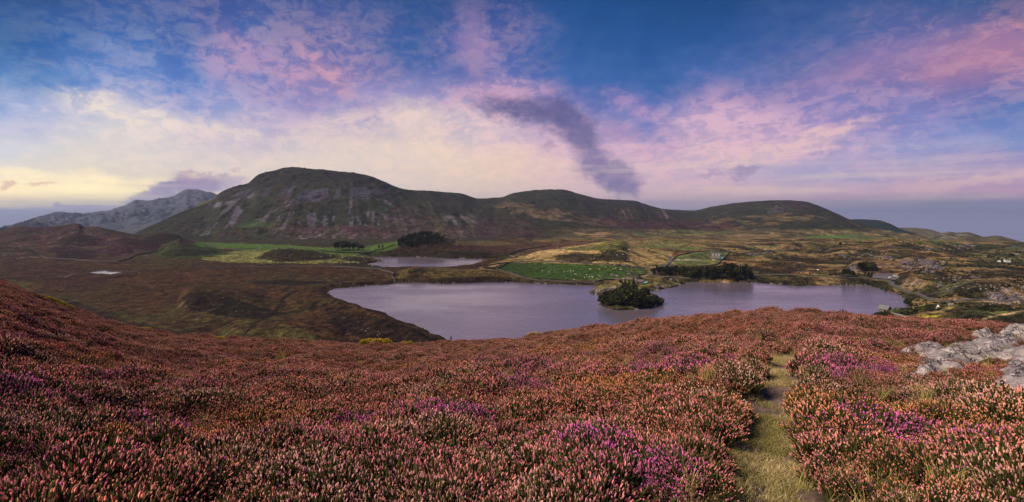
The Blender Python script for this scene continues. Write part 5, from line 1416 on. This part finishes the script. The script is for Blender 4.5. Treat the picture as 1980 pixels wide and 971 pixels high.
# boulders and crags one can pick out
def crag_mesh(seed, sub=3):
    bm = bmesh.new(); bmesh.ops.create_icosphere(bm, subdivisions=sub, radius=1.0)
    P = np.array([v.co for v in bm.verts]); n = fbm(P[:, 0]*1.4+seed*3.1, P[:, 1]*1.4+P[:, 2]*1.1, 4, seed); r = fbm(P[:, 0]*2.2+seed, P[:, 2]*2.6+P[:, 1]*2, 3, seed+3, ridged=True)
    for v, a, b in zip(bm.verts, n, r): v.co *= 1+0.45*a+0.22*b
    me = bpy.data.meshes.new('crag'); bm.to_mesh(me); bm.free(); me.materials.append(m_crag); return me
m_crag = plain_mat('crag_rock', (0.075, 0.065, 0.072), 0.95, 0.55, .35, 0.4)
CR = [crag_mesh(k) for k in range(5)]
def crag(name, px, py, sx, sy, sz, label, cat='rock', white=False, sink=.25):
    x, y, z = hit(px, py); me = CR[(int(px)+int(py)) % 5]
    if white: me = me.copy(); me.materials.clear(); me.materials.append(m_white_rock)
    o = link(name, me, None, None, (x, y+sy*.5, z-sz*sink)); o.scale = (sx, sy, sz); o.rotation_euler = (0, 0, (px*1.7) % 6.28)
    props(o, label, cat)
m_white_rock = plain_mat('white_quartz', (0.6, 0.58, 0.56), 0.9, 0.2, 1, 0.05)
for a in ((1800,512,11,9,7.5,'large dark craggy rock mass, right and taller of the twin knobs'),(1762,512,9,8,5.5,'dark craggy rock mass, left and lower of the twin knobs'),(1815,520,7,6,4,'broken crag on the right flank of the taller knob'),
          (1657,519,7,6,5,'grey broken crag above the dark trees by the car park'),(1672,522,6,5,3.5,'lower grey crag right above the car park trees'),(1632,495,9,8,3.5,'dark outcrop at the left end of the tan ridge'),
          (1720,499,10,7,3,'long grey outcrop under the tan ridge'),(1940,575,6,5,3.5,'grey broken crag above the road near the picture edge'),(1965,580,5,5,4,'dark crag just above the road at the picture edge'),
          (1885,538,4,4,2.2,'pale outcrop on top of the grassy hump'),(1822,553,4,3,2,'lilac grey rock patch on the flank of the grassy hump'),(1790,528,3.5,3,1.5,'flat white topped rock on the knoll crest'),
          (1298,541,4,4,1.8,'grey rock on the crown of the small headland'),(1270,556,5,3,1.8,'stone pile at the water edge of the small headland'),(1148,564,5,4,1.5,'white grey rocks at the left tip of the wooded point'),(1178,560,5,3,1.2,'pale rock bar in the grass of the point'),
          (1190,533,8,4,1.6,'rocky bank in the lower right corner of the bright pasture'),(742,515,6,5,2.5,'grey crag at the outlet of the small lake'),(1536,476,5,4,2,'rocky cap of the dark pointed hill'),
          (1465,492,5,4,1.6,'low outcrop in the rough grass right of the farmhouse wall'),(1865,458+20,8,6,3,'rocky tor on the far right ridge')):
    crag('rock_outcrop', a[0], a[1], a[2], a[3], a[4], a[5])
crag('boulder', 1815, 596, 1.3, 1.0, 2.4, 'tall white boulder leaning on the slope below the road', 'boulder', True)
crag('boulder', 1582, 522, 1.6, 1.2, 1.0, 'white boulder on the pale green bank above the road', 'boulder', True)
crag('boulder', 770, 601, 1.4, 1.0, .8, 'small white boulder on the crest of the promontory', 'boulder', True)

# ------------------------------------------------------------------ buildings
m_slate = plain_mat('roof_slate', (0.085, 0.09, 0.105), 0.7, 0.3, 1.5, 0.04, 0.4); m_lslate = plain_mat('old_slate', (0.13, 0.14, 0.14), 0.8, 0.35, 1.2, 0.04, 0.3)
m_masonry = plain_mat('grey_masonry', (0.12, 0.105, 0.11), 0.95, 0.45, 1.2, 0.08); m_pinkwall = plain_mat('pink_grey_wall', (0.17, 0.125, 0.13), 0.9, 0.25, .8, 0.03)
m_white = plain_mat('white_paint', (0.62, 0.62, 0.62), 0.6, 0.05, 1, 0.0); m_darkglass = plain_mat('window_glass', (0.02, 0.022, 0.03), 0.15, 0.1, 1, 0.0, 0.6)
m_black = plain_mat('tarred_timber', (0.016, 0.015, 0.016), 0.85, 0.3, 1, 0.02); m_door = plain_mat('door_paint', (0.05, 0.05, 0.06), 0.6, 0.1, 1, 0.0)
m_blue = plain_mat('blue_tarpaulin', (0.06, 0.35, 0.6), 0.6, 0.1, 1, 0.0); m_tyre = plain_mat('tyre', (0.02, 0.02, 0.02), 0.9, 0.1, 1, 0.0); m_car_dark = plain_mat('dark_car_paint', (0.03, 0.035, 0.05), 0.3, 0.05, 1, 0.0, 0.6)
m_timber = plain_mat('weathered_timber', (0.14, 0.11, 0.08), 0.9, 0.3, 2, 0.02)
def gabled(name, loc, rz, L, W, eave, ridge, wall_m, roof_m, label, cat, windows=(), doors=(), chimneys=(), side_windows=()):
    """ridge along local x, front is local -y"""
    r = empty(name, loc, rz)
    b = MB(); b.prism([(-W/2, -2.5), (W/2, -2.5), (W/2, eave), (0, ridge), (-W/2, eave)], -L/2, L/2); b.part('wall', wall_m, r)
    k = (ridge-eave)/(W/2); t = .28; o = .4; b = MB()
    b.prism([(-W/2-o, eave-k*o), (0, ridge), (W/2+o, eave-k*o), (W/2+o, eave-k*o+t), (0, ridge+t), (-W/2-o, eave-k*o+t)], -L/2-.3, L/2+.3)
    roof = b.part('roof', roof_m, r)
    for cx, cw, ch in chimneys:
        q = MB().box((cx, 0, ridge+ch/2-.3), (cw, .9, ch+.6)); q.box((cx, 0, ridge+ch+.05), (cw+.2, 1.1, .18)); ch_ = q.part('chimney', wall_m, r)
        p_ = MB().cone((cx-.2, 0, ridge+ch+.1), (cx-.2, 0, ridge+ch+.6), .13, .12); p_.cone((cx+.2, 0, ridge+ch+.1), (cx+.2, 0, ridge+ch+.6), .13, .12).part('chimney_pot', m_masonry, ch_)
    for wxx, wzz, ww, wh in windows:
        f = MB().box((wxx, -W/2-.04, wzz), (ww, .14, wh)).part('window', m_white, r)
        for s in (-1, 1): MB().box((wxx+s*ww*.235, -W/2-.125, wzz), (ww*.38, .04, wh*.8)).part('pane', m_darkglass, f)
    for dx, dw, dh in doors: MB().box((dx, -W/2-.03, dh/2), (dw, .12, dh)).part('door', m_door, r)
    for sx, sy, sz, ww, wh in side_windows: MB().box((sx*(L/2+.03), sy, sz), (.12, ww, wh)).part('window', m_darkglass, r)
    props(r, label, cat); return r
x, y, z = hit(1384, 500)
h = gabled('farmhouse', (x, y, z+.2), math.radians(-22), 12.0, 6.5, 5.0, 7.8, m_pinkwall, m_slate, 'farmhouse with dark slate roof, two chimneys and white dormer windows inside the walled field', 'house',
           windows=[(-4.2,1.9,1.6,1.7),(-1.2,1.9,1.5,1.7),(2.8,1.8,2.6,1.9)], doors=[(1.0,1.0,2.1)], chimneys=[(-5.3,1.0,1.8),(3.6,.9,1.4)], side_windows=[(-1,0,2,1.0,1.2)])
for dx in (-4.0, 0.6, 4.4):
    d = MB(); d.prism_y([(dx-1.0, 4.0), (dx+1.0, 4.0), (dx+1.0, 5.6), (dx, 6.7), (dx-1.0, 5.6)], -3.45, -1.2); dm = d.part('dormer', m_pinkwall, h)
    MB().box((dx, -3.5, 5.0), (1.5, .1, 1.6)).part('window', m_white, dm)
MB().prism_y([(-7.6,0),(-5.9,0),(-5.9,2.9),(-7.6,2.4)], -1.8, 1.8).part('lean_to', m_pinkwall, h)
x, y, z = hit(1229, 543)
gabled('stone_barn', (x, y+2, z-.3), math.radians(62), 6.5, 4.6, 2.4, 4.4, m_masonry, m_lslate, 'small stone barn with light slate roof at the foot of the pasture wall', 'barn', doors=[(0,1.0,1.9)])
x, y, z = hit(1236, 548)
r = gabled('stone_barn', (x, y, z-.3), math.radians(-8), 7.5, 4.0, 2.2, 3.9, m_masonry, m_masonry, 'low ruined grey stone barn in front of the light roofed one', 'barn', doors=[(-1.5,1.0,1.8)])
MB().prism_y([(-4.6,-1.5),(-2.4,-1.5),(-2.4,2.4),(-3.5,3.8),(-4.6,2.4)], -3.4, 2.4).part('wing', m_masonry, r)
x, y, z = hit(1238, 540.5)
r = empty('dark_shed', (x, y+4, z-.2), math.radians(8)); n = 9
MB().prism_y([(3.0*math.cos(math.pi*i/n), 3.1*math.sin(math.pi*i/n)) for i in range(n+1)], -2.4, 2.4).part('shell', m_black, r)
MB().box((0, -2.42, 1.0), (2.6, .1, 2.0)).part('door', plain_mat('rusty_sheet', (0.10, 0.05, 0.045), .8), r)
props(r, 'black arched tin shed behind the small stone barns', 'shed')
x, y, z = plane_at(902, 517.0)
gabled('boathouse', (x, y, .1), math.radians(4), 6.6, 5.0, 2.2, 4.4, m_masonry, m_lslate, 'grey stone boathouse standing on the shore of the small upper lake', 'boathouse', doors=[(0,1.6,1.9)], side_windows=[(-1,0,1.0,2.2,1.9)])
x, y, z = plane_at(1715.5, 604)
gabled('boathouse', (x, y+2.5, .1), math.radians(-62), 6.5, 4.8, 2.3, 4.5, m_masonry, m_lslate, 'stone boathouse with mossy slate roof beside the green bush on the near shore', 'boathouse', doors=[(1.4,1.1,1.9)], side_windows=[(1,0,1.2,1.2,2.0),(-1,0,1.0,2.4,1.9)])
x, y, z = hit(1959, 508, 600)
far_a = gabled('far_farmhouse', (x, y+8, z), math.radians(-14), 11, 6, 4.6, 7, m_white, m_slate, 'far white farmhouse among round trees at the right edge', 'house', windows=[(-3,2,1.2,1.4),(3,2,1.2,1.4)], doors=[(0,1,2.1)], chimneys=[(-5,.9,1),(5,.9,1)])
far_b = gabled('far_barn', (x-9, y+10, z), math.radians(60), 7, 5, 3, 4.6, m_white, m_slate, 'low white barn left of the far white farmhouse', 'barn')

far_a.scale = (.55,)*3; far_b.scale = (.55,)*3
# ------------------------------------------------------------------ vehicles and small built things
def car(loc, rz, paint, label, estate=False):
    r = empty('parked_car', loc, rz)
    b = MB(); b.prism([(-2.05,.35),(-2.1,.75),(-1.95,.92),(-1.15,1.0),(1.75 if estate else 1.35,1.02),(2.05,.95),(2.12,.6),(2.05,.35)], -.86, .86); body = b.part('body', paint, r)
    top = 1.55 if estate else 1.45; e = 2.0 if estate else 1.35
    b = MB(); b.prism([(-1.15,1.0),(-.45,top-.03),(.9 if not estate else 1.7,top),(e,1.02)], -.72, .72); cab = b.part('cabin', paint, r)
    for s in (-1, 1): MB().prism([(-.9,1.04),(-.4,top-.1),(.8 if not estate else 1.5,top-.08),(e-.2,1.06)], s*.73-.01, s*.73+.01).part('side_window', m_darkglass, cab)
    MB().prism([(-1.12,1.05),(-.52,top-.07),(-.56,top-.05),(-1.17,1.06)], -.62, .62).part('windscreen', m_darkglass, cab)
    for sx in (-1, 1):
        for sy in (-1.3, 1.3): MB().cone((sx*.70, sy, .33), (sx*.90, sy, .33), .33, .33, 12).part('wheel', m_tyre, r)
        MB().box((sx*.6, -2.09, .68), (.34, .06, .14)).part('headlight', m_darkglass, body)
    props(r, label, 'car'); return r
def on_park(px, py): 
    D = (CZ-CPZ)*F/(py-HY); return (wx(px, D), D, CPZ+.02)
car(on_park(1722, 537.6), math.radians(-70), m_white, 'white hatchback on the near edge of the car park')
car(on_park(1732, 535.4), math.radians(75), m_white, 'white estate car at the right side of the car park', True)
x, y, z = hit(1692, 536.5); car((x, y+3, CPZ+.02), math.radians(80), m_car_dark, 'dark car half hidden by the trees at the left of the car park')
x, y, z = hit(1380, 504); car((x, y, z+.1), math.radians(80), m_white, 'white car parked in front of the farmhouse', True)
x, y, z = hit(1397, 501)
r = empty('covered_trailer', (x, y, z+.1), .3); MB().prism([(-1.6,.5),(1.6,.5),(1.5,1.7),(.8,2.1),(-.8,2.1),(-1.5,1.7)], -1.0, 1.0).part('tarpaulin', m_blue, r)
for s in (-1, 1): MB().cone((s*.9, 0, .35), (s*1.1, 0, .35), .35, .35, 10).part('wheel', m_tyre, r)
props(r, 'blue covered trailer to the right of the farmhouse', 'trailer')
x, y, z = hit(1248.5, 548)
r = empty('covered_trailer', (x, y, z+.1), .5); MB().prism([(-1.0,.3),(1.0,.3),(.9,1.0),(.4,1.3),(-.5,1.3),(-.9,1.0)], -.8, .8).part('tarpaulin', plain_mat('bright_blue_sheet', (0.1, 0.6, 0.8), .5, .05), r)
MB().cone((.7, 0, .3), (.85, 0, .3), .3, .3, 10).part('wheel', m_tyre, r); props(r, 'small bright blue covered trailer on the lawn by the stone barns', 'trailer')
x, y, z = hit(1251, 547.5)
r = empty('water_tank', (x, y, z), 0); MB().cone((0, 0, 0), (0, 0, 1.5), .8, .75, 14).part('tank', m_white, r); MB().cone((0, 0, 1.5), (0, 0, 1.7), .3, .28, 10).part('lid', m_white, r)
props(r, 'white round water tank on the lawn beside the blue trailer', 'tank')
x, y, z = hit(1839, 590)
r = empty('white_gate', (x, y, z), math.radians(10))
for k in range(6): MB().box((0, 0, .35+k*.24), (3.6, .06, .19)).part('bar', m_white, r)
for s in (-1, 1): MB().box((s*1.85, 0, .75), (.18, .18, 1.7)).part('post', m_white, r)
props(r, 'white painted wooden gate below the road near the bend', 'gate')
x, y, z = hit(1742, 533)
r = empty('telegraph_pole', (x, y, z)); MB().cone((0, 0, -.5), (0, 0, 6.6), .16, .11, 8).part('pole', m_timber, r); MB().box((0, 0, 6.1), (1.1, .12, .12)).part('crossbar', m_timber, r)
props(r, 'thin telegraph pole in the brown hollow behind the car park', 'pole')
x, y, z = hit(1366, 492)
r = empty('telegraph_pole', (x, y+2, z)); MB().cone((0, 0, -.5), (0, 0, 6.6), .16, .11, 8).part('pole', m_timber, r); MB().box((0, 0, 6.1), (1.1, .12, .12)).part('crossbar', m_timber, r)
props(r, 'thin telegraph pole on the slope above the farmhouse', 'pole')

# ------------------------------------------------------------------ sheep
m_wool = plain_mat('wool', (0.48, 0.45, 0.40), 0.95, 0.15, 5, 0.03); m_face = plain_mat('sheep_face', (0.5, 0.47, 0.42), 0.8)
def sheep_mesh(graze):
    """one continuous body: a lofted trunk, neck and head, with legs drawn out of it"""
    b = bmesh.new()
    sec = [(-.62,.62,.10,.12),(-.56,.66,.24,.24),(-.3,.68,.31,.31),(0,.67,.33,.33),(.3,.68,.31,.30),(.5,.72,.22,.24)]
    sec += ([(.66,.66,.13,.15),(.78,.50,.09,.11),(.88,.34,.08,.10),(.98,.20,.05,.06)] if graze else [(.62,.84,.13,.15),(.70,.98,.10,.12),(.84,1.0,.09,.10),(1.0,.93,.05,.06)])
    rings = []
    for x, zc, ry, rz in sec:
        rings.append([b.verts.new((x, ry*math.cos(2*math.pi*i/8), zc+rz*math.sin(2*math.pi*i/8))) for i in range(8)])
    fs = {}
    for k in range(len(rings)-1):
        for i in range(8): fs[(k, i)] = b.faces.new((rings[k][i], rings[k+1][i], rings[k+1][(i+1) % 8], rings[k][(i+1) % 8]))
    b.faces.new(rings[0]); b.faces.new(rings[-1][::-1])
    for k in (1, 4):
        for i, sy in ((5, -1), (6, 1)):
            f = fs[(k, i)]; cx = sum(v.co.x for v in f.verts)/4; cy = sum(v.co.y for v in f.verts)/4
            prev = f
            for zz, rr, dx in ((.30, .065, 0), (.16, .045, .02 if k == 1 else -.01), (0, .04, 0)):
                ex = bmesh.ops.extrude_face_region(b, geom=[prev]); nf = [g for g in ex['geom'] if isinstance(g, bmesh.types.BMFace)][0]
                bmesh.ops.delete(b, geom=[prev], context='FACES_ONLY')
                vs = list(nf.verts); c = sum((v.co for v in vs), Vector())/4
                for v in vs:
                    d = v.co-c; d.z = 0; d = d.normalized()*rr; v.co = Vector((cx+dx+d.x, (-.14 if cy < 0 else .14)+d.y, zz))
                prev = nf
    me = bpy.data.meshes.new('sheep'); bmesh.ops.recalc_face_normals(b, faces=b.faces); b.to_mesh(me); b.free()
    me.polygons.foreach_set('use_smooth', np.ones(len(me.polygons), bool)); me.materials.append(m_wool); return me
SH = [sheep_mesh(True), sheep_mesh(False)]
def sheep(px, py, label, group, s=1.15):
    x, y, z = hit(px, py); o = link('sheep', random.choice(SH), None, None, (x, y, z)); o.rotation_euler = (0, 0, random.uniform(0, 6.28)); o.scale = (s,)*3
    props(o, label, 'sheep', group)
def zz(pts, s, ox, oy): return [(ox+a/s, oy+b/s) for a, b in pts]
random.seed(11)
for p in zz([(600,343),(652,353),(664,338),(700,334),(770,350),(777,352),(803,347),(823,343),(826,353),(845,347),(855,367),(866,371),(948,374),(975,330),(981,328),(1048,330),(1095,314),(1145,370),(1152,328),(1163,326),(1176,321),(1210,332),(1222,333),(1216,318),(1166,298),(1230,300),(1245,299),(968,391),(990,392),(995,394),(1034,404),(850,414),(933,395),(790,402)], 4.045, 900, 440):
    sheep(*p, 'white sheep grazing in the %s of the bright green walled pasture' % by_place(p[0], [(1080,'narrow left part'),(1125,'open middle'),(1170,'lower middle') if p[1] > 530 else (1170,'upper middle'),(9999,'crowded right corner')]), 'sheep on the bright pasture')
for p in zz([(1180,383),(1190,385),(1240,405),(1265,408),(1275,365),(1002,427)], 4.045, 900, 440): sheep(*p, 'white sheep among the rocks at the corner of the bright pasture', 'sheep among the pasture rocks')
for p in zz([(640,215),(652,211),(676,206),(1002,250),(1010,243),(985,252),(1276,180),(1290,178),(1332,178),(1267,262),(1296,262),(1195,272),(1185,218),(1230,212),(1240,214),(940,190),(1088,192),(1062,206),(1334,222)], 4.045, 900, 440):
    sheep(*p, 'white sheep on the golden grass hill, %s' % by_place(p[0], [(1070,'at its left end above the dark patch'),(1160,'on and below its dark heathery patch'),(1215,'between the summit and the pasture wall'),(9999,'on its right slope facing the farm road')]), 'sheep on the golden hill', 1.2)
for p in zz([(155,450),(345,478),(440,500),(152,515),(10,465),(562,430),(530,448),(576,462),(655,462),(676,480)], 8.09, 620, 440): sheep(*p, 'white sheep on the green slope left of the small lake', 'sheep left of the small lake', 1.25)
for p in zz([(190,580),(315,577),(372,553),(408,547),(438,562),(512,539),(575,560),(600,565)], 8.09, 620, 440): sheep(*p, 'white sheep along the low bank by the long moor wall', 'sheep on the low bank', 1.25)
for p in zz([(1440,360),(1485,375),(1520,385),(1400,390),(1560,350),(1380,395),(1500,400),(1330,405)], 3.236, 0, 380): sheep(*p, 'white sheep on the pale green field under the mountain', 'sheep on the pale field', 1.25)

# ------------------------------------------------------------------ gorse in flower at the brow
m_gorse = crown_mat('gorse_green', (0.05, 0.06, 0.015)); 
def gorse_mesh(seed):
    random.seed(seed); ts = TriSoup()
    for i in range(420):
        d = Vector((random.gauss(0, 1), random.gauss(0, 1), abs(random.gauss(0, 1)))).normalized(); p = Vector((d.x*.42, d.y*.42, d.z*.40))*random.uniform(.5, 1)
        spindle(ts, p, d+Vector((random.uniform(-.4, .4), random.uniform(-.4, .4), .4)), random.uniform(.07, .16), .012, 0, (random.uniform(.5, 1.5), 0, 0), 3)
    g_ = ts.mesh('gorse_foliage', [m_gorse]); ts = TriSoup()
    for i in range(300):
        d = Vector((random.gauss(0, 1), random.gauss(0, 1), abs(random.gauss(0, 1)))).normalized(); p = Vector((d.x*.50, d.y*.50, d.z*.52))*random.uniform(.85, 1.05)
        spindle(ts, p, d, .035, .017, 0, (random.uniform(.7, 1.2), 0, 0), 4)
    return g_, ts.mesh('gorse_bloom', [m_yellow])
m_yellow = leaf_tint_mat('gorse_yellow', (0.52, 0.33, 0.02))
GM = [gorse_mesh(3), gorse_mesh(4)]
random.seed(3)
def gorse(px, py, s, label, group):
    D = float(BROW_D(px))+random.uniform(-.6, 1.6); x = wx(px, D); z = wz(py, D)
    zg = float(near_ground(np.array([x]), np.array([D]))[0]); z = max(zg, z-0.35*s)
    r = empty('gorse_bush', (x, D, z), random.uniform(0, 6.28), s); a, b = random.choice(GM); link('foliage', a, None, r); link('bloom', b, None, r); props(r, label, 'bush', group)
for px, s in ((706,1.0),(714,1.2),(722,1.3),(730,1.2),(738,1.0),(747,1.1)): gorse(px, 660, s, 'yellow flowering gorse in the row on the heather brow before the promontory', 'gorse row on the brow')
for px, s in ((781,.8),(793,.7)): gorse(px, 663, s, 'small yellow gorse just right of the gorse row', 'small gorse on the brow')
for px, s in ((1030,.9),(1041,.8)): gorse(px, 651, s, 'yellow gorse on the brow in front of the middle of the lake', 'gorse before the lake')
for px, s in ((420,.7),(428,.8)): gorse(px, 655, s, 'small yellow gorse on the brow under the brown moor', 'gorse under the moor')
for px, py, s in ((84,573,.8),(94,577,1.0),(106,581,1.1),(118,586,1.0),(133,594,.9),(148,599,.7),(276,637,.8),(286,640,.9)): gorse(px, py, s, 'yellow gorse on the left falling edge of the heather slope', 'gorse on the left edge')

# ------------------------------------------------------------------ air
def build_haze():
    me = bpy.data.meshes.new('haze'); x, y0, y1, z0, z1 = 24500, -60, 27900, -63.0, 330
    v = [(-x,y0,z0),(x,y0,z0),(x,y1,z0),(-x,y1,z0),(-x,y0,z1),(x,y0,z1),(x,y1,z1),(-x,y1,z1)]
    me.from_pydata(v, [], [(0,3,2,1),(4,5,6,7),(0,1,5,4),(1,2,6,5),(2,3,7,6),(3,0,4,7)])
    m, g = new_mat('haze_air')
    pv = g.node('ShaderNodeVolumePrincipled'); pv.inputs['Color'].default_value = (0.55, 0.68, 1.0, 1); pv.inputs['Density'].default_value = 0.00005
    pv.inputs['Anisotropy'].default_value = 0.2
    o = g.node('ShaderNodeOutputMaterial'); g.l.new(pv.outputs[0], o.inputs['Volume'])
    props(link('haze', me, m), label='thin evening haze over the valley', kind='stuff')
build_haze()
